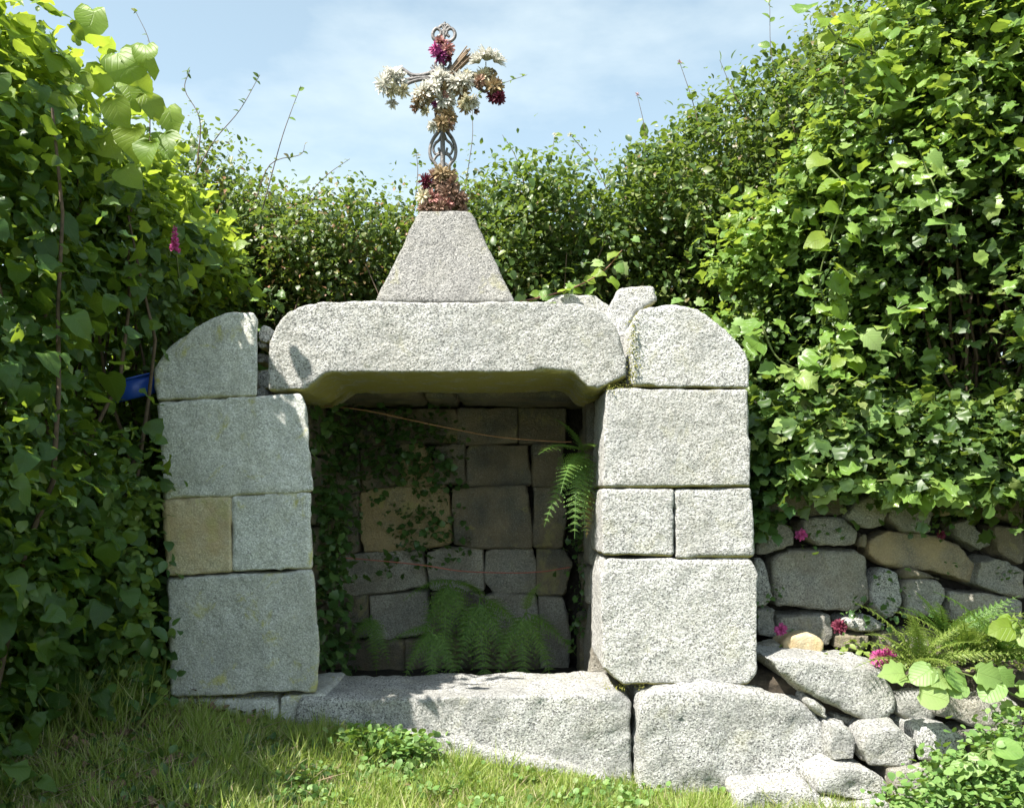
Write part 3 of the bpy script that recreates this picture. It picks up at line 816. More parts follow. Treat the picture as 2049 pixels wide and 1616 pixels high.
bunch([(740, 1290, .050, M_tan, (0, -.7, .6)), (800, 1300, .045, M_tan, (.4, -.7, .4)), (690, 1310, .042, M_brown, (-.3, -.8, .2)), (620, 1350, .040, M_maroon, (-.7, -.6, .2), 50), (640, 1400, .045, M_cream, (-.5, -.8, .1), 36, .6), (740, 1370, .05, M_brown, (0, -1, .1)), (820, 1370, .045, M_brown, (.5, -.8, .1)), (600, 1470, .042, M_cream, (-.6, -.7, 0), 40), (660, 1490, .048, M_rose, (-.1, -.9, 0)), (650, 1545, .042, M_tan, (-.2, -.9, -.2)), (740, 1460, .05, M_brown, (0, -1, 0)), (800, 1440, .050, M_brown, (.3, -.9, .2), 60), (860, 1470, .046, M_brown, (.5, -.8, 0)), (780, 1520, .046, M_rose, (.1, -.9, -.2)), (870, 1540, .040, M_tan, (.5, -.8, -.2)), (905, 1480, .036, M_brown, (.8, -.5, .1)), (730, 1560, .042, M_brown, (0, -.9, -.2)), (600, 1560, .034, M_brown, (-.6, -.7, -.2)), (910, 1565, .03, M_brown, (.7, -.7, -.1))],
      'heap of dried pink, brown and cream flowers at the foot of the iron cross', yo=-.055)
# diagonal sheaf of dry stalks
lines = []
for i in range(46):
    a = random.uniform(-1, 1); e = random.uniform(.75, 1)
    x0, y0 = 775 + a * 18, 520 + a * 10
    x1, y1 = 985 + a * 34, 285 + a * 40
    lines.append([P(700 + x0 / 4.04, 30 + y0 / 4.04, CY - .04 + random.uniform(-.012, .012)), P(700 + (x0 + (x1 - x0) * e) / 4.04, 30 + (y0 + (y1 - y0) * e) / 4.04, CY - .05 + random.uniform(-.02, .02))])
sh = thing('stalk_sheaf', lines[0][0], 'slanting bundle of dry brown stalks behind the centre of the iron cross', 'dried stalks')
tubes('stalk_bundle', lines, .0035, .0025, plain('dried_stalk', (.25, .18, .12), .85, var=.3), sh, 4, kind='stuff')

# ------------------------------------------------------------------ wires in the niche
def wire(name, pts, mat, label):
    o = tubes(name, [bez(pts, 10)], .0026, .0026, mat, None, 5)
    tag(o, label, 'wire')
def Zn(a, b, Y): return P(600 + a / 2.448, 740 + b / 2.448, Y)
wire('rusty_wire', [Zn(120, 175, 3.7), Zn(330, 200, 3.72), Zn(650, 268, 3.74), Zn(950, 325, 3.74), Zn(1240, 350, 3.72), Zn(1330, 352, 3.7)], M_wire, 'rusty orange wire slanting across the top of the dark niche')
wire('red_cord', [Zn(150, 915, 3.9), Zn(350, 930, 3.95), Zn(600, 955, 3.95), Zn(800, 985, 3.95), Zn(1050, 993, 3.95), Zn(1200, 985, 3.95), Zn(1320, 965, 3.85)], M_cord, 'thin reddish cord sagging across the lower part of the niche')

# ------------------------------------------------------------------ blue tub
tb = thing('blue_tub', P(268, 790, 3.36), 'blue plastic tub tipped in the hedge beside the left capstone', 'tub')
def lathe(prof, n=32):
    V, F = [], []
    for i, (r, z) in enumerate(prof):
        for s_ in range(n):
            t = 2 * math.pi * s_ / n; V.append((r * math.cos(t), r * math.sin(t), z))
        if i:
            for s_ in range(n):
                a = (i - 1) * n + s_; b_ = (i - 1) * n + (s_ + 1) % n; c_ = i * n + (s_ + 1) % n; d_ = i * n + s_
                F.append((a, b_, c_, d_))
    return V, F
V_, F_ = lathe([(.001, 0), (.115, 0), (.12, .01), (.145, .115), (.140, .115), (.115, .012), (.001, .010)])
Rt = Matrix.Rotation(math.radians(-14), 3, 'Y') @ Matrix.Rotation(math.radians(12), 3, 'X')
V_ = np.array(V_) * .66
me = mesh_np('tub_body', V_ @ np.array(Rt).T, F_, smooth=True)
tl = P(274, 796, 3.36)
link('tub_body', me, tb, tl, M_blue)
V_, F_ = lathe([(.143, .108), (.156, .108), (.158, .118), (.143, .119)])
link('tub_rim', mesh_np('tub_rim', np.array(V_) * .66 @ np.array(Rt).T, F_, smooth=True), tb, tl, M_blue)

# ------------------------------------------------------------------ ferns
def frond_mesh(name, mat, pairs=13, sub=6, seed=0):
    r = random.Random(seed)
    V, F, o = [], [], 0
    pos, tips, nrs, S = [], [], [], []
    rach = []
    for i in range(21):
        t = i / 20; rach.append(Vector((.03 * math.sin(t * 3 + seed), t, .22 * t - .42 * t * t)))
    def at(t):
        k = min(19, int(t * 20)); f = t * 20 - k
        return rach[k].lerp(rach[k + 1], f), (rach[k + 1] - rach[k]).normalized()
    for i in range(pairs):
        t = .12 + .86 * i / pairs
        p, d = at(t)
        ln = .19 * math.sin(min(1, (1 - t) * 1.15 + .06) * 1.5) ** .9 * r.uniform(.85, 1.1)
        for sg in (-1, 1):
            sd_ = Vector((sg, 0, 0)); dirn = (sd_ * .9 + d * .42 + Vector((0, 0, -.12 + r.uniform(-.1, .1)))).normalized()
            for q in range(sub + 1):
                u_ = (q + .4) / (sub + .6)
                pp = p + dirn * ln * u_ * .95
                if q == sub:
                    pos.append(pp); tips.append(dirn); nrs.append((0, 0, 1)); S.append(ln * .22); continue
                side = dirn.cross(Vector((0, 0, 1))).normalized()
                for s2 in (-1, 1):
                    pos.append(pp); tips.append((side * s2 * .85 + dirn * .5)); nrs.append((0, r.uniform(-.2, .2), 1)); S.append(ln * (.30 * (1 - u_ * .72)))
    tv = KITE[0] * np.array([1.05, 1, 1])
    V1, F1 = scatter(tv, KITE[1], np.array([list(p) for p in pos]), frames(np.array([list(p) for p in tips]), np.array(nrs, float)), np.array(S))
    V2, F2 = tube_arrays(rach, .008, .003, 4)
    V, F = join([(V1, F1), (V2, F2)])
    me = mesh_np(name, V, F, smooth=False); me.materials.append(mat)
    return me
FR = [frond_mesh('frond', M_fern, seed=i) for i in range(3)]
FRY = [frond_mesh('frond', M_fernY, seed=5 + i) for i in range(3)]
M_fernB = leafmat('fern_leaf_browning', [(0, (.25, .17, .05)), (.6, (.30, .20, .06)), (1, (.22, .20, .06))], tr=.3)
FRB = frond_mesh('frond', M_fernB, seed=9)
def fern(base, fr, label, meshes, group=None):
    t = thing('fern', base, label, 'fern', group)
    for i, (dx, dy, dz, ln) in enumerate(fr):
        me = meshes[i % len(meshes)]
        o = bpy.data.objects.new('frond', me); col.objects.link(o); o.parent = t
        d = np.array([[dx, dy, dz]], float)
        Rm = frames(d, np.array([[0, -.35, 1.0]]))[0]
        o.matrix_local = Matrix(Rm.tolist()).to_4x4() @ Matrix.Diagonal((ln, ln, ln, 1))
    return t
fern(Vector((.285, 3.50, 1.16)), [(-.5, -.7, .1, .30), (-.2, -.6, -.9, .36), (-.55, -.35, -.7, .34), (.0, -.6, -1.2, .34), (-.4, -.5, .6, .22), (.05, -.9, .2, .22), (-.3, -.8, -.3, .32)], 'green fern hanging from the upper right side of the niche', FR)
fern(Vector((.30, 3.50, 1.02)), [(-.1, -.5, -1.1, .20)], 'browning fern fronds under the hanging fern at the right of the niche', [FRB])
fern(P(965, 1195, 3.95), [(-.35, -.45, -.9, 0.375), (.05, -.5, -1.1, 0.450), (.4, -.45, -.9, 0.400), (.75, -.4, -.4, 0.300), (-.2, -.5, .3, 0.250)], 'large fern drooping in the middle of the niche', FR)
fern(P(905, 1160, 4.02), [(-.45, -.35, -.8, 0.350), (-.1, -.45, -1.1, 0.450), (.3, -.4, -1.0, 0.400), (-.6, -.4, -.1, 0.250), (.45, -.4, -.1, 0.250)], 'tall fern rooted in the niche back wall left of the large fern', FR)
fern(P(870, 1255, 3.8), [(-.5, -.4, -.7, 0.275), (0, -.45, -1.0, 0.325), (.45, -.4, -.9, 0.300), (-.75, -.3, -.1, 0.225)], 'low fern arching towards the sill at the centre of the niche', FR)
fern(P(1055, 1225, 3.85), [(-.5, -.4, -.8, 0.325), (-.1, -.45, -1.1, 0.375), (.4, -.4, -1.0, 0.350), (.7, -.3, -.4, 0.275), (.1, -.4, .5, 0.225)], 'fern at the right of the niche floor beside the side wall', FR)
fern(P(745, 1230, 4.0), [(-.5, -.4, -.7, .22), (.4, -.4, -.8, .24), (.1, -.4, -1.0, .26)], 'dim fern low at the left of the niche', FR)
# ferns on the ledge, sunlit
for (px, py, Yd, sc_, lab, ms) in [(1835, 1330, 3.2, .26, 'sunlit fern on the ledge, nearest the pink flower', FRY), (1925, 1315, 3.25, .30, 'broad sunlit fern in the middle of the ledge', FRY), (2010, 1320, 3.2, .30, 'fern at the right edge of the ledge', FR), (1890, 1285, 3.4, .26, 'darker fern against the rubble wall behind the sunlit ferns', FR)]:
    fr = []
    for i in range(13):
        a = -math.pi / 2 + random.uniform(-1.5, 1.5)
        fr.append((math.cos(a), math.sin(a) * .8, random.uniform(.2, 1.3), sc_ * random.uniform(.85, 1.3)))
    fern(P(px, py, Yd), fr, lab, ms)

# ------------------------------------------------------------------ hedges
def project(C):
    return C[:, 0] / C[:, 1] * FPX + CX, HZ - (C[:, 2] - CAMZ) / C[:, 1] * FPX

# --- back hedge
prof = np.array([(150, 270), (300, 280), (420, 300), (480, 325), (560, 375), (620, 410), (700, 392), (800, 378), (850, 370), (950, 350), (1050, 335), (1150, 335), (1210, 365), (1280, 300), (1350, 235), (1450, 185), (1550, 130), (1650, 40), (1720, -60), (1900, 60)])
def back_clusters(N, depth0, depth1, top_off=0.0, x0=-2.3, x1=1.9, zb=.5, gap=True):
    x = rng.uniform(x0, x1, N); t = rng.uniform(0, 1, N)
    top = CAMZ + (HZ - np.interp(x / 4.6 * FPX + CX, prof[:, 0], prof[:, 1])) / FPX * 4.6 + wob(x, x * .3, 2.2) * .07 + top_off
    z = zb + (top - zb) * t ** .85
    yf = 4.42 + .22 * wob(x, z, 1.7, 1) + .09 * wob(x, z, 4.2, 17) + .25 * np.clip((z - top + .35) / .35, 0, 1) ** 2
    yf = yf + .42 * ss(.62, .1, (z - 1.3) / (top - 1.3)) - .10 * ss(.5, .8, (z - 1.3) / (top - 1.3))
    y = yf + rng.uniform(depth0, depth1, N)
    C = np.stack([x, y, z], 1)
    keep = wob(x, z, 2.6, 3) + rng.uniform(-.5, .5, N) > -.45
    if gap:
        qx, qy = project(C)
        for (cx_, cy_, r_) in ((250, 660, 45), (280, 720, 40), (230, 705, 35), (370, 600, 20), (395, 612, 16), (335, 630, 20), (760, 580, 12), (710, 595, 10)):
            keep &= ~(((qx - cx_) ** 2 + (qy - cy_) ** 2 < r_ ** 2) & (rng.uniform(0, 1, N) < .93))
    C = C[keep]
    O = np.tile(np.array([-.1, -.8, .45]), (len(C), 1))
    return C, O
bh = thing('back_hedge', (0, 4.8, 0), 'small-leaved hawthorn hedge growing behind the shrine', 'hedge')
C, O = back_clusters(5200, 0, .35)
foliage('foliage', C, O, 18, .05, (.022, .042), OVALV, M_small, bh)
C, O = back_clusters(420, -.02, .3, .16)
foliage('wispy_foliage', C[C[:, 2] > 2.15], O[C[:, 2] > 2.15], 9, .05, (.018, .034), OVALV, M_small, bh)
C, O = back_clusters(5200, .5, 1.1, -.14)
foliage('core_foliage', C, O, 9, .10, (.06, .10), OVALV, M_small, bh)
C, O = back_clusters(5200, .25, .7, -.08)
foliage('inner_foliage', C, O, 12, .08, (.035, .06), KITE, M_small, bh)
C, O = back_clusters(700, -.06, .1, .0, x0=-.1)
foliage('bright_foliage', C, O, 12, .05, (.035, .055), OVAL, M_mid, bh)
C, O = back_clusters(90, -.02, .12, 0, x0=-1.6, x1=-.3, zb=1.9)
foliage('reddish_foliage', C, O, 12, .05, (.02, .035), KITE, leafmat('reddish_leaf', [(0, (.22, .10, .06)), (1, (.28, .15, .08))], tr=.3), bh)
ln = []
for i in range(110):
    x = random.uniform(-2.0, 1.6); y = random.uniform(4.6, 5.1); z = random.uniform(.3, 1.2)
    p = [Vector((x, y, z))]
    for q in range(6):
        p.append(p[-1] + Vector((random.uniform(-.12, .12), random.uniform(-.1, .05), random.uniform(.12, .3))))
    p = [v for v in p if v.z < 2.3]
    if len(p) > 2: ln.append(p)
tubes('branches', ln, .008, .003, M_bark, bh, 4, kind='stuff')

# --- left hedge (runs towards the camera)
def left_clusters(N, d0, d1, ymin=.9, ymax=4.5, zb=.15, top_off=0):
    y = rng.uniform(ymin, ymax, N); t = rng.uniform(0, 1, N)
    top = np.interp(y, [.8, 1.6, 2.15, 2.35, 2.5, 2.7, 3.2, 3.9, 4.5], [1.05, 1.25, 1.6, 1.95, 2.4, 2.52, 2.42, 2.38, 2.45]) + .09 * wob(y, y * .4, 2.4, 5) + top_off
    z = zb + (top - zb) * t
    xf = -1.33 + .12 * wob(y, z, 1.1, 7) - .35 * np.clip((z - top + .5) / .5, 0, 1) ** 2 - .12 * ss(1.0, .3, z)
    x = xf - rng.uniform(d0, d1, N)
    C = np.stack([x, y, z], 1)
    keep = wob(y, z, 2.4, 2) + rng.uniform(-.6, .6, N) > -.6
    qx, qy = project(C)
    for (cx_, cy_, r_) in ((250, 660, 45), (280, 720, 40), (230, 705, 35), (370, 600, 20), (395, 612, 16), (335, 630, 20)):
        keep &= ~(((qx - cx_) ** 2 + (qy - cy_) ** 2 < (r_ * 1.1) ** 2) & (rng.uniform(0, 1, N) < .97))
    keep &= ~((np.abs(qx - 250) < 150) & (np.abs(qy - 760) < 120) & (y < 3.5))
    keep &= ~((y < 3.2) & (x + 1.19 * (3.2 - y) > -1.02) & (z - 2.22 * (3.2 - y) > 1.25) & (z - 2.22 * (3.2 - y) < 1.85))
    keep &= ~((qx > 268 + rng.uniform(-30, 10, N)) & (qy > 770) & (y < 3.6))
    C = C[keep]
    return C, np.tile(np.array([.75, -.45, .35]), (len(C), 1))
lh = thing('hazel_hedge', (-1.6, 3.0, .1), 'shaded broad-leaved hazel hedge on the left, its upper leaves coloured as if backlit', 'hedge')
C, O = left_clusters(1500, 0, .3)
foliage('foliage', C, O, 11, .09, (.035, .072), HEARTV, M_big, lh)
C, O = left_clusters(900, -.03, .2)
foliage('small_foliage', C, O, 16, .07, (.022, .045), OVALV, M_mid, lh)
C, O = left_clusters(1300, .25, .9)
foliage('inner_foliage', C, O, 7, .12, (.07, .11), HEART, M_big, lh)
C, O = left_clusters(700, -.02, .5, ymin=3.3)
foliage('small_foliage', C, O, 12, .06, (.025, .045), OVAL, M_small, lh)
ln = []
for i in range(60):
    y = random.uniform(1.2, 4.3); x = random.uniform(-1.9, -1.5)
    p = [Vector((x, y, .1))]
    for q in range(8): p.append(p[-1] + Vector((random.uniform(-.06, .09), random.uniform(-.1, .1), random.uniform(.18, .3))))
    ln.append(p)
tubes('stems', ln, .012, .004, M_bark, lh, 5, kind='stuff')
def single_leaf(mesh, p, tip, nr, s_, parent, name='leaf'):
    o = bpy.data.objects.new(name, mesh); col.objects.link(o); o.parent = parent
    Rm = frames(np.array([tip], float), np.array([nr], float))[0]
    o.matrix_local = Matrix.Translation(Vector(p) - world_loc(parent)) @ Matrix(Rm.tolist()).to_4x4() @ Matrix.Diagonal((s_, s_, s_, 1))
    return o
def leafmesh(tpl, mat):
    me = mesh_np('leaf', tpl[0], tpl[1], smooth=True, uv=tpl[2]); me.materials.append(mat); return me
L_hv = [leafmesh(t_, M_big) for t_ in jitter(HEART, 5, .04)]; L_heart = L_hv[0]
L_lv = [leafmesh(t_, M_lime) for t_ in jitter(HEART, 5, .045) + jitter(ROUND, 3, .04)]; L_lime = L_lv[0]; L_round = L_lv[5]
L_bv = [leafmesh(t_, M_vine) for t_ in jitter(LOBED, 6, .05)]; L_lobed = L_bv[0]; L_pale = leafmesh(LOBED, M_pale); L_pr = leafmesh(ROUND, M_pale)
C, O = left_clusters(420, -.10, .02, ymin=2.25, ymax=3.7, zb=.55)
for i in range(min(130, len(C))):
    p = C[i]
    single_leaf(random.choice(L_hv), p, (random.uniform(-.3, .8), random.uniform(-.6, .2), random.uniform(-.9, -.1)), (random.uniform(.1, .8), random.uniform(-.9, -.2), random.uniform(.2, .9)), random.uniform(.045, .085), lh)
# top leaves, backlit glow imitated by their lime colour
for (a, b_, r_) in [(150, 75, 66), (175, 98, 56), (222, 82, 52), (292, 110, 44), (238, 135, 64), (262, 140, 52), (205, 150, 48), (312, 165, 46), (70, 35, 60), (80, 105, 74), (185, 40, 52), (250, 185, 46), (280, 160, 44), (180, 125, 52), (335, 235, 46), (225, 215, 50), (290, 205, 44), (265, 275, 52), (205, 300, 56), (180, 245, 48), (120, 150, 56), (40, 70, 60), (25, 160, 66), (245, 355, 48), (165, 175, 48), (330, 285, 42), (300, 300, 44), (15, 300, 54), (130, 210, 50), (330, 515, 52), (100, 20, 60), (60, 230, 50)]:
    Yd = random.uniform(2.55, 2.95) if a < 330 else random.uniform(3.0, 3.3)
    s_ = r_ * 1.25 / FPX * Yd
    p = P(a, b_ - r_ * .4, Yd)
    if p.x + 1.19 * (3.2 - p.y) > -1.02 and 1.25 < p.z - 2.22 * (3.2 - p.y) < 1.85: continue
    single_leaf(random.choice(L_lv), p, (random.uniform(-.3, .6), random.uniform(-.4, .2), -random.uniform(.5, 1)), (random.uniform(-.35, .35), -random.uniform(.7, 1), random.uniform(0, .5)), s_, lh)

C, O = left_clusters(2600, -.06, .35, ymin=2.2, ymax=4.2, zb=1.6)
C = C[C[:, 2] > 1.95 + .25 * wob(C[:, 1], C[:, 2], 3, 21)]
foliage('sun_tinted_foliage', C[:520], np.tile([.5, -.5, .6], (len(C[:520]), 1)), 8, .08, (.03, .07), HEARTV, M_lime, lh)  # upper leaves take the lime colour as a painted glow
# --- right hedge
def right_clusters(N, d0, d1, tmin=0, tmax=1.35, zb=None):
    t = rng.uniform(tmin, tmax, N); v = rng.uniform(0, 1, N)
    bx = .93 + t * 1.05; by = 4.05 - t * .80
    top = np.interp(t, [0, .2, .4, .6, .8, 1.4], [1.65, 2.0, 2.5, 3.0, 3.4, 3.5]) + .1 * wob(t * 3, t, 1.5, 4)
    bot = np.interp(t, [0, .2, 1.4], [.93, .99, .95]) + .07 * wob(t * 3, t, 2.2, 9)
    if zb is not None: bot = np.maximum(bot, zb)
    z = bot + (top - bot) * v
    hollow = ss(.15, .5, wob(t * 2.2, z * 1.3, 1.5, 12) + .35 * np.exp(-((z - 1.45) / .3) ** 2))
    bulge = (-.45 * hollow + .16 * wob(t * 1.6, z, 1.2, 8) + .10 * np.sin(np.clip((z - .95) / 2.5, 0, 1) * 3.14)) * np.clip(t * 2, .1, 1)
    dd = rng.uniform(d0, d1, N)
    nx, ny = -.55, -.83
    x = bx + nx * (bulge - dd); y = by + ny * (bulge - dd)
    C = np.stack([x, y, z], 1)
    keep = wob(t * 2.5, z, 2.2, 6) + rng.uniform(-.5, .5, N) - .75 * hollow > -.35
    C = C[keep]
    return C, np.tile(np.array([-.5, -.75, .4]), (len(C), 1))
rh = thing('tall_hedge', (1.6, 3.9, .9), 'tall sunlit hedge of lobed leaves overhanging the rubble wall on the right', 'hedge')
C, O = right_clusters(2900, 0, .3)
fr_ = project(C)[0] + rng.normal(size=len(C)) * 90 > 1700
foliage('foliage', C[fr_], O[fr_], 11, .07, (.028, .062), LOBV, M_mid, rh)
foliage('foliage', C[~fr_], O[~fr_], 17, .065, (.018, .038), OVALV, M_mid, rh)
C, O = right_clusters(2600, .5, 1.1)
foliage('core_foliage', C, O, 8, .12, (.07, .11), OVALV, M_mid, rh)
C, O = right_clusters(1500, .28, .9)
foliage('inner_foliage', C, O, 9, .1, (.05, .08), OVAL, M_mid, rh)
C, O = right_clusters(900, -.05, .2, 0, .6, zb=1.5)
foliage('small_foliage', C, O, 12, .06, (.025, .042), OVAL, M_mid, rh)
C, O = right_clusters(500, -.08, .1, 0, 1.1, zb=2.2)
foliage('bright_foliage', C, O, 9, .07, (.030, .058), LOBV, M_vine, rh)
C, O = right_clusters(330, -.12, .0, .0, 1.0)
for i in range(min(250, len(C))):
    single_leaf(random.choice(L_bv), C[i], (random.uniform(-.8, .5), random.uniform(-.7, .1), random.uniform(-1, -.1)), (random.uniform(-.8, .1), random.uniform(-.8, -.1), random.uniform(.4, 1)), random.uniform(.04, .08), rh)
t_ = rng.uniform(.02, 1.35, 520)
C = np.stack([.93 + t_ * 1.0, 3.46 + rng.uniform(-.10, .12, 520) - t_ * .05, 1.10 + .05 * wob(t_ * 3, t_, 2, 31) + rng.uniform(-.05, .22, 520)], 1)
foliage('overhanging_foliage', C, np.tile([-.2, -.9, .2], (520, 1)), 8, .06, (.03, .065), LOBV, M_mid, rh)
ln = []
for i in range(70):
    t = random.uniform(.45, 1.3); x = .93 + t * 1.05 + .25; y = 4.05 - t * .8 + .3
    p = [Vector((x, y, .8))]
    for q in range(8): p.append(p[-1] + Vector((random.uniform(-.12, .1), random.uniform(-.12, .06), random.uniform(.15, .33))))
    ln.append(p)
tubes('branches', ln, .010, .003, M_bark, rh, 5, kind='stuff')

# hanging vines with traced courses
def vine(name, path, Y0, leaves, label, mesh, size=.08, stemmat=M_green_stem, cat='vine', jit=30):
    pts = bez([P(a, b_, Y0 + random.uniform(-.03, .03)) for a, b_ in path], 6)
    t = thing(name, pts[0], label, cat)
    tubes('stem', [pts], .004, .002, stemmat, t, 5)
    for i in range(leaves):
        u_ = (i + .5) / leaves; k_ = min(len(pts) - 2, int(u_ * (len(pts) - 1)))
        p = pts[k_].lerp(pts[k_ + 1], u_ * (len(pts) - 1) - k_)
        sg = 1 if i % 2 else -1
        me_ = random.choice(mesh) if isinstance(mesh, list) else mesh
        me_ = random.choice(L_bv) if me_ is L_lobed else random.choice(L_lv) if me_ is L_lime else me_
        single_leaf(me_, p + Vector((sg * random.uniform(0, .05), random.uniform(-.05, .03), random.uniform(-.05, .05))), (sg * random.uniform(.4, 1), random.uniform(-.6, 0), random.uniform(-.8, .2)), (random.uniform(-.6, .1), random.uniform(-.9, -.3), random.uniform(.3, .9)), size * random.uniform(.65, 1.2), t)
    return t
vine('climbing_vine', [(1655, 330), (1690, 380), (1665, 470), (1640, 560), (1665, 640), (1690, 700), (1650, 760)], 3.42, 34, 'yellow-green vine hanging down the middle of the right hedge', [L_lobed, L_lobed, L_lime], .082)
vine('climbing_vine', [(1640, 20), (1680, 80), (1760, 110), (1820, 170), (1880, 140), (1960, 60)], 3.4, 30, 'yellow-green vine along the top of the right hedge', [L_lobed, L_lime], .085)
vine('climbing_vine', [(1900, 480), (1880, 400), (1850, 330), (1840, 300)], 3.15, 10, 'upright shoot with pale pointed leaves in front of the right hedge', [L_pale, L_lobed], .085)
vine('climbing_vine', [(1520, 640), (1560, 720), (1640, 740), (1690, 660), (1760, 690), (1800, 620), (1880, 600)], 3.42, 24, 'vine trailing level across the right hedge beside the capstone', [L_lobed, L_pale], .075)
vine('climbing_vine', [(1620, 930), (1690, 965), (1790, 960), (1880, 975), (1960, 970), (2045, 985)], 3.3, 24, 'leafy vine fringing the lower edge of the right hedge above the rubble wall', [L_lobed, L_pale, L_lobed], .088)
vine('climbing_vine', [(1540, 800), (1600, 880), (1660, 840), (1740, 860), (1800, 800), (1900, 840), (1990, 780)], 3.38, 20, 'sparse vine crossing the dark hollow low in the right hedge', [L_lobed, L_pale], .075)
vine('trailing_vine', [(2048, 1400), (1990, 1370), (1920, 1345), (1850, 1335), (1800, 1360)], 3.0, 12, 'pale vine trailing over the boulders at the right of the ledge', [L_pale, L_pr], .085)
vine('trailing_vine', [(2049, 1260), (2030, 1240), (2005, 1250)], 3.0, 4, 'bright leaf cluster at the right edge above the ferns', [L_lime, L_pale], .08)
vine('bramble', [(1040, 604), (1100, 590), (1160, 570), (1210, 540), (1245, 500)], 3.72, 22, 'bramble with yellow-green leaves creeping behind the right end of the lintel', [L_lobed, L_lime, L_pale], .055, M_red_stem, 'bramble')
vine('bramble', [(1350, 600), (1400, 640), (1450, 670), (1500, 700)], 3.66, 16, 'leafy sprig pushing out behind the right capstone', [L_lobed, L_pale], .055, M_green_stem, 'bramble')
vine('bramble', [(530, 640), (545, 620), (540, 590), (552, 570)], 3.6, 9, 'green sprig growing in the gap left of the lintel', [L_lobed, L_heart], .04, M_green_stem, 'bramble')

# shoots against the sky
L_sm = leafmesh(OVAL, M_vine); L_sd = leafmesh(OVAL, M_small)
def shoot(path, Yd, n_, size, label, mesh, buds=None, r=.003):
    pts = bez([P(a, b_, Yd) for a, b_ in path], 5)
    t = thing('hedge_shoot', pts[0], label, 'shoot')
    tubes('stem', [pts], r, r * .4, M_bark, t, 4)
    for i in range(n_):
        u_ = random.uniform(.05, 1) if i else 1; k_ = min(len(pts) - 2, int(u_ * (len(pts) - 1)))
        single_leaf(mesh, pts[k_].lerp(pts[k_ + 1], random.random()), (random.uniform(-1, 1), random.uniform(-.5, .3), random.uniform(-.3, .8)), (random.uniform(-.6, .6), -.6, random.uniform(.2, .9)), size * random.uniform(.6, 1.2) , t)
    if buds:
        me_ = bloom_mesh('flower_head', 14, .018, .9, buds, (0, -.5, .6))
        link('flower_head', me_, t, pts[-1], buds)
shoot([(1600, 330), (1580, 220), (1545, 120), (1540, 0)], 4.3, 22, .055, 'tallest thin shoot rising above the right part of the hedge', L_sm)
shoot([(1500, 240), (1470, 190), (1440, 120)], 4.4, 10, .04, 'short leafy shoot left of the tallest shoot', L_sm)
shoot([(1400, 260), (1385, 200), (1360, 125)], 4.5, 8, .035, 'thin reddish-tipped shoot above the right-centre of the hedge', L_sm, M_rose)
shoot([(1290, 330), (1290, 260), (1275, 190)], 4.5, 8, .03, 'thin shoot with a pink tip right of the cross', L_sm, M_rose)
shoot([(1215, 380), (1190, 330), (1150, 280), (1140, 270)], 4.5, 9, .03, 'drooping shoot with a cream flower above the hedge right of the cross', L_sm, M_cream)
shoot([(1100, 360), (1105, 310), (1110, 270)], 4.5, 16, .035, 'bushy shoot with whitish flowers right of the cross', L_sm, M_cream)
shoot([(1050, 370), (1030, 310), (1005, 270)], 4.5, 12, .032, 'leafy shoot just right of the cross shaft', L_sm)
shoot([(930, 380), (945, 280), (950, 200), (1000, 170), (1055, 150)], 4.5, 22, .03, 'long arching shoot touching the right arm of the cross', L_sd, r=.0025)
shoot([(832, 390), (836, 340), (832, 300)], 4.5, 14, .025, 'small upright shoot just left of the cross shaft', L_sd)
shoot([(525, 420), (560, 290), (580, 230), (602, 172)], 4.3, 4, .03, 'bare shoot with one leaf pair left of the cross', L_sm)
shoot([(585, 470), (620, 390), (655, 350), (700, 318)], 4.5, 12, .025, 'slanting dark twig left of the cross', L_sd)
shoot([(505, 420), (540, 330), (600, 310), (610, 290)], 4.4, 12, .03, 'short dark twig over the dip in the hedge', L_sd)
shoot([(390, 350), (430, 280), (480, 220), (520, 150)], 4.2, 14, .028, 'thin twig reaching up beside the hazel leaves', L_sd)
shoot([(300, 300), (300, 180), (300, 90), (270, 20)], 3.2, 16, .025, 'fine twig above the lime-tinted hazel leaves', L_sd, r=.0025)
shoot([(395, 330), (400, 240), (370, 180), (380, 140)], 3.4, 10, .03, 'dark twig curling right of the lime-tinted hazel leaves', L_sd)

# foxglove
fg = thing('foxglove', P(352, 560, 3.9), 'single magenta foxglove spike in front of the left hedge', 'flower')
tubes('stem', [[P(358, 560, 3.3), P(352, 500, 3.02), P(350, 452, 3.0)]], .004, .002, M_green_stem, fg)
fx, fn = lathe([(.004, 0), (.008, .006), (.012, .022), (.016, .03)], 8)
for i in range(20):
    z = 452 + i * 2.4; a = i * 2.4
    R_ = np.array(Matrix.Rotation(a, 3, 'Z') @ Matrix.Rotation(math.radians(115), 3, 'X'))
    link('bell_flower', mesh_np('bell_flower', np.array(fx) @ R_.T * (.22 + .018 * i), fn, smooth=True), fg, P(350, z, 3.0), M_pink)

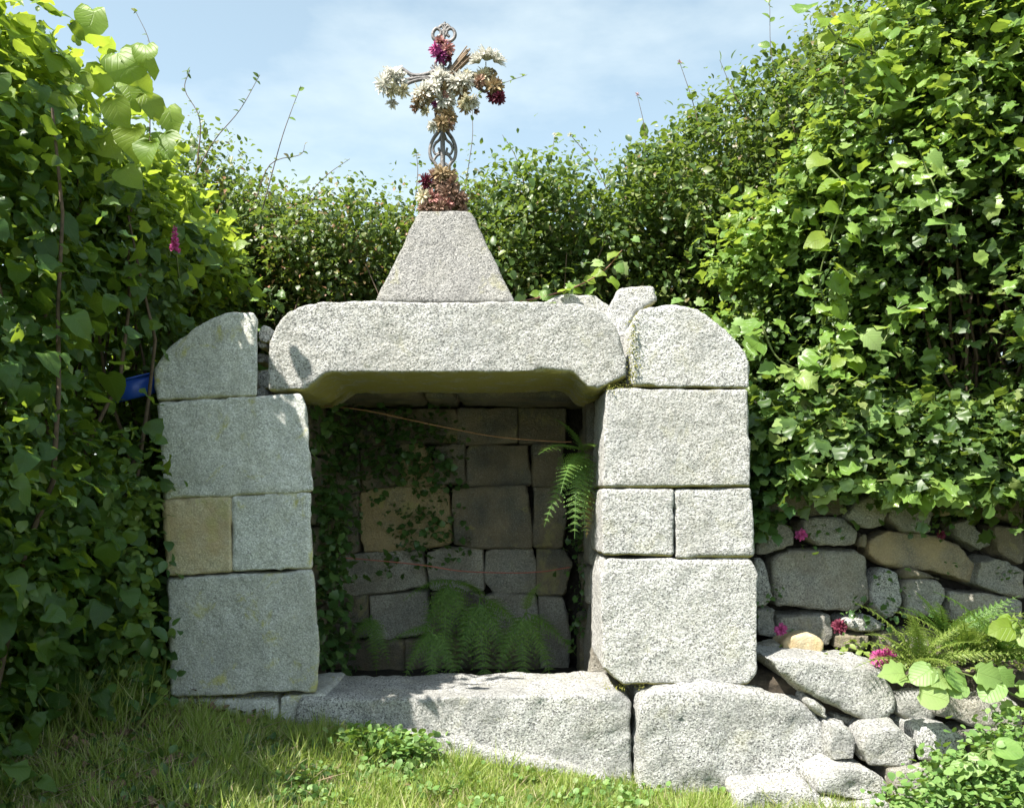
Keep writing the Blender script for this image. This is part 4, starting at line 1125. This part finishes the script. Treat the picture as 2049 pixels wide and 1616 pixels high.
# ------------------------------------------------------------------ ivy, weeds at left, niche ivy
iv = thing('ivy', (-.8, 3.7, .5), 'dark ivy clinging to the inner left side of the niche', 'ivy')
z = rng.uniform(.25, 1.35, 170); 
C = np.stack([-.815 + .025 * rng.normal(size=170) + .06 * wob(z, z, 2), rng.uniform(3.62, 4.05, 170), z], 1)
foliage('foliage', C, np.tile([.8, -.6, .2], (170, 1)), 6, .04, (.025, .05), LOBED, M_ivy, iv)
ib = thing('ivy', (-.5, 4.1, 1.1), 'dark ivy over the upper left stones at the back of the niche', 'ivy')
C = np.stack([rng.uniform(-.85, -.25, 200), 4.15 + rng.uniform(-.03, .02, 200), rng.uniform(.95, 1.38, 200)], 1)
C = C[(C[:, 2] > 1.08 + .25 * wob(C[:, 0], C[:, 0], 3)) ]
foliage('foliage', C, np.tile([.1, -.9, .2], (len(C), 1)), 5, .04, (.02, .04), LOBED, M_ivy, ib)
mv = thing('ivy', (-.42, 4.12, .8), 'patch of small ivy on the yellowish stone in the niche back wall', 'ivy')
C = np.stack([rng.normal(-.42, .09, 60), 4.15 + rng.uniform(-.02, .01, 60), rng.normal(.82, .09, 60)], 1)
foliage('foliage', C, np.tile([.1, -.9, .2], (60, 1)), 4, .03, (.018, .035), LOBED, M_ivy, mv)
rs = thing('ivy', (.30, 3.75, .5), 'narrow strip of ivy on the inner right side wall of the niche', 'ivy')
C = np.stack([.30 + rng.normal(size=50) * .012, rng.uniform(3.85, 3.98, 50), rng.uniform(.35, .95, 50)], 1)
foliage('foliage', C, np.tile([-.8, -.6, .2], (50, 1)), 4, .03, (.015, .03), LOBED, M_ivy, rs)

cr = thing('creeper', (-1.35, 3.3, .4), 'round-leaved creeper climbing beside the left edge of the shrine', 'creeper')
N = 420
y = rng.uniform(3.0, 3.6, N); z = rng.uniform(.22, 1.0, N)
x = -(1.0 + (.97 - z) * -.0) * 0 + -1.27 - (y - 3.2) * .37 - rng.gamma(1.8, .08, N) - .05 * (z - .3)
C = np.stack([x, y, z], 1)
foliage('foliage', C, np.tile([.2, -.9, .3], (N, 1)), 6, .035, (.025, .045), ROUND, M_creep, cr, droop=.2, up=.4)
wd = thing('weed_patch', (-1.5, 3.0, .3), 'tall shaded weeds and long grass at the foot of the left hedge', 'weeds')
wd['kind'] = 'stuff'
N = 500
C = np.stack([rng.uniform(-1.95, -1.25, N), rng.uniform(2.9, 3.7, N), rng.uniform(.2, .85, N)], 1)
foliage('foliage', C, np.tile([.3, -.8, .3], (N, 1)), 5, .05, (.03, .07), OVAL, M_ivy, wd)

def blades(name, XY, length, width, mat, parent=None, lean=.45, label=None, kind='stuff', zoff=0, zf=None):
    N = len(XY)
    z = (gz(XY[:, 0], XY[:, 1]) if zf is None else zf) + zoff
    pos = np.stack([XY[:, 0], XY[:, 1], z], 1)
    tv = np.array([(-.5, 0, 0), (.5, 0, 0), (-.38, .5, .04), (.38, .5, .04), (0, 1, .22)])
    tf = np.array([(0, 1, 3), (0, 3, 2), (2, 3, 4)]); tv[4, 2] = .30
    up = norm(np.stack([rng.normal(size=N) * lean, rng.normal(size=N) * lean, np.ones(N)], 1))
    nr = rng.normal(size=(N, 3)); nr[:, 2] *= .3
    R = frames(up, nr)
    Ls = length * rng.uniform(.45, 1.15, N)
    Ws = width * rng.uniform(.7, 1.3, N)
    sc = np.stack([Ws, Ls, Ls], 1)
    V = np.einsum('nij,nkj->nki', R, tv[None] * sc[:, None, :]) + pos[:, None, :]
    F = tf[None] + (np.arange(N) * 5)[:, None, None]
    loc = pos.mean(0)
    me = mesh_np(name, V.reshape(-1, 3) - loc, F.reshape(-1, 3), smooth=False)
    o = link(name, me, parent, loc, mat, kind, label)
    return o
# ------------------------------------------------------------------ grass
def xy(N, x0, x1, y0, y1): return np.stack([rng.uniform(x0, x1, N), rng.uniform(y0, y1, N)], 1)
XY = xy(150000, -1.9, 1.25, 1.9, 3.45)
keep = (np.abs(XY[:, 0]) < .6 * XY[:, 1] + .1)
bare = ss(.05, .5, wob(XY[:, 0], XY[:, 1], 2.2, 11)) * ss(-.5, -1.2, XY[:, 0])
keep &= rng.uniform(0, 1, len(XY)) > bare * .9
keep &= wob(XY[:, 0], XY[:, 1], 6.5, 15) + rng.uniform(-.5, .5, len(XY)) > -.35
keep &= ~((XY[:, 0] < -1.2) & (XY[:, 1] > 3.0) & (rng.uniform(0, 1, len(XY)) < .8))
keep &= ~((XY[:, 1] > 3.22))
XY = XY[keep]
Ln = .04 + .06 * np.clip(wob(XY[:, 0], XY[:, 1], 4.2, 12) + .4, 0, 1.5)
blades('grass', XY, Ln, .0044, M_grass, lean=.42)
XY = xy(12000, -.78, .46, 3.04, 3.17)
Ln = .04 + .07 * np.exp(-((XY[:, 0] + .55) / .22) ** 2) + .04 * np.clip(wob(XY[:, 0] * 2, XY[:, 1], 5, 41), 0, 1)
blades('sill_edge_grass', XY, Ln, .004, M_grass, lean=.35)
XY = xy(6000, -1.25, -.7, 3.05, 3.19)
blades('pier_foot_grass', XY, np.full(6000, .06), .0035, M_grass, lean=.4)
XY = xy(6000, .3, 1.3, 2.8, 3.02)
blades('boulder_foot_grass', XY, np.full(6000, .065), .0038, M_grass, lean=.4)
tc_ = xy(90, -1.7, 1.0, 2.2, 3.1)
XY = np.repeat(tc_, 55, 0) + rng.normal(size=(90 * 55, 2)) * .018
blades('grass_tufts', XY, np.repeat(rng.uniform(.07, .15, 90), 55), .0045, M_grass, lean=.38)
XY = xy(5000, -1.7, 1.0, 2.1, 3.2)
blades('dry_grass', XY, np.full(5000, .07), .0035, M_straw, lean=.9)
XY = xy(40000, -5, 4, .2, 1.9)
blades('near_grass', XY, np.full(40000, .055), .005, M_grass, lean=.5)
XY = xy(2500, -1.9, -1.25, 2.8, 3.6)
blades('long_grass', XY, np.full(2500, .26), .0045, M_grass, lean=.35)
# clover and broad leaves in the lawn
def cover(name, C, n_, size, tpl, mat, kind='stuff', rad=.03):
    O = np.tile([0, -.2, .9], (len(C), 1))
    return foliage(name, C, O, n_, rad, size, tpl, mat, None, droop=0, up=1.6, kind=kind, flat=.3)
XY = xy(1100, -.7, .8, 2.5, 3.15); XY = XY[wob(XY[:, 0], XY[:, 1], 2.8, 14) > -.05]
cover('clover', np.c_[XY, gz(XY[:, 0], XY[:, 1]) + .035], 6, (.012, .024), ROUND, M_clover)
XY = np.stack([rng.normal(-.42, .07, 90), rng.uniform(2.98, 3.12, 90)], 1)
cover('clover', np.c_[XY, gz(XY[:, 0], XY[:, 1]) + rng.uniform(.05, .11, 90)], 7, (.016, .03), ROUND, M_clover)
XY = xy(500, -1.8, -.5, 2.2, 3.2)
cover('broadleaf_weeds', np.c_[XY, gz(XY[:, 0], XY[:, 1]) + .02], 5, (.02, .04), OVAL, M_ivy)
XY = xy(1500, -2.0, -.9, 2.0, 3.4); XY = XY[(wob(XY[:, 0], XY[:, 1], 2.2, 11) > .0) | (XY[:, 1] > 2.95)]
cover('leaf_litter', np.c_[XY, gz(XY[:, 0], XY[:, 1]) + .012], 5, (.015, .035), OVAL, M_litter, rad=.05)
ln = []
for i in range(260):
    a = random.uniform(-1.9, -.5); b_ = random.uniform(2.2, 3.4); an = random.uniform(0, 3.14); l_ = random.uniform(.04, .14)
    z_ = float(gz(a, b_)) + .03
    ln.append([Vector((a, b_, z_)), Vector((a + math.cos(an) * l_, b_ + math.sin(an) * l_, z_ + random.uniform(-.01, .05)))])
tubes('dry_stalks', ln, .0014, .001, M_straw, None, 3, kind='stuff')
# ground cover over the lower right boulders
N = 430
px_ = rng.uniform(1760, 2080, N); py_ = rng.uniform(1445, 1640, N)
ok = py_ > 1640 - (px_ - 1740) * .75 + 40 * wob(px_ / 100, py_ / 100, 1.2)
px_, py_ = px_[ok], py_[ok]
Yc = np.interp(py_, [1445, 1640], [2.98, 2.72]) - .02
C = np.stack([(px_ - CX) / FPX * Yc, Yc, CAMZ - (py_ - HZ) / FPX * Yc], 1)
foliage('ground_cover', C, np.tile([0, -.8, .5], (len(C), 1)), 9, .035, (.014, .03), ROUND, M_clover, None, droop=.2, up=.9)
vine('trailing_vine', [(2060, 1520), (2010, 1500), (1970, 1500), (1950, 1530)], 2.8, 9, 'pale round-leaved vine at the lower right corner', [L_pale, L_pr], .075)
# small leaves on the earth of the ledge and between wall stones
C = np.stack([rng.uniform(.85, 2.0, 130), rng.uniform(3.3, 3.5, 130), np.full(130, .365)], 1)
C = C[(C[:, 0] > 1.25) | (rng.uniform(0, 1, 130) < .3)]
foliage('ledge_weeds', C, np.tile([0, -.5, .8], (len(C), 1)), 6, .03, (.015, .035), OVAL, M_fernY, None)
C = np.stack([rng.uniform(.9, 2.1, 140), np.full(140, 3.47), rng.uniform(.4, 1.05, 140)], 1)
C = C[wob(C[:, 0], C[:, 2], 4, 13) > .12]
foliage('wall_weeds', C, np.tile([0, -.9, .3], (len(C), 1)), 5, .02, (.012, .028), LOBED, M_ivy, None)
dg = thing('ivy', (.9, 3.5, 1.0), 'dark green leaves hanging between the right pier and the rubble wall', 'ivy')
N = 110
C = np.stack([rng.uniform(.88, 1.02, N), rng.uniform(3.4, 3.6, N), rng.uniform(.86, 1.35, N)], 1)
foliage('foliage', C, np.tile([-.2, -.9, .2], (N, 1)), 6, .035, (.03, .055), LOBED, M_ivy, dg)

# pink flower heads among the wall stones
def zmap(a, b, d): return P(1450 + a / 2.426, 950 + b / 2.426, d)
for (a, b_, Yd, r, mt, lab) in [(372, 292, 3.45, .030, M_pink, 'pink flower lodged high between two rubble wall stones'), (272, 748, 3.38, .030, M_pink, 'magenta flower beside the right pier near the bottom of the wall'), (557, 735, 3.40, .036, M_maroon, 'crimson flower wedged between low stones of the rubble wall'), (752, 890, 3.20, .042, M_pink, 'bright pink flower lying on the ledge next to the ferns'), (1050, 290, 3.46, .022, M_maroon, 'small dark red flower between stones high in the rubble wall')]:
    t = thing('flower', zmap(a, b_, Yd), lab, 'flower')
    link('flower_head', bloom_mesh('flower_head', 44, r, .85, mt, (0, -.8, .3), 1.5), t, zmap(a, b_, Yd), mt)
    if a == 752:
        link('flower_head', bloom_mesh('flower_head', 36, r, .85, mt, (.2, -.8, .3), 1.5), t, zmap(a + 35, b_ - 15, Yd), mt)
    tubes('stem', [[zmap(a, b_, Yd), zmap(a + 12, b_ + 25, Yd + .03)]], .002, .002, M_green_stem, t, 4)
# dry flower heads in the lawn
for (px, py, lab) in [(813, 1577, 'brown dried flower head lying in the sunlit grass'), (662, 1562, 'pale brown dried flower in the grass near the shade edge')]:
    Yd = 2.9
    for q in range(40):
        p = P(px, py, Yd)
        if p.z < float(gz(p.x, p.y)) + .03: Yd -= .01
    t = thing('dried_flower', P(px, py, Yd), lab, 'dried flower')
    link('flower_head', bloom_mesh('flower_head', 40, .022, .9, M_brown, (0, -.6, .7), 1.3), t, P(px, py, Yd), M_brown)
    tubes('stem', [[P(px, py, Yd), P(px + 10, py + 25, Yd)]], .002, .002, M_straw, t, 4)
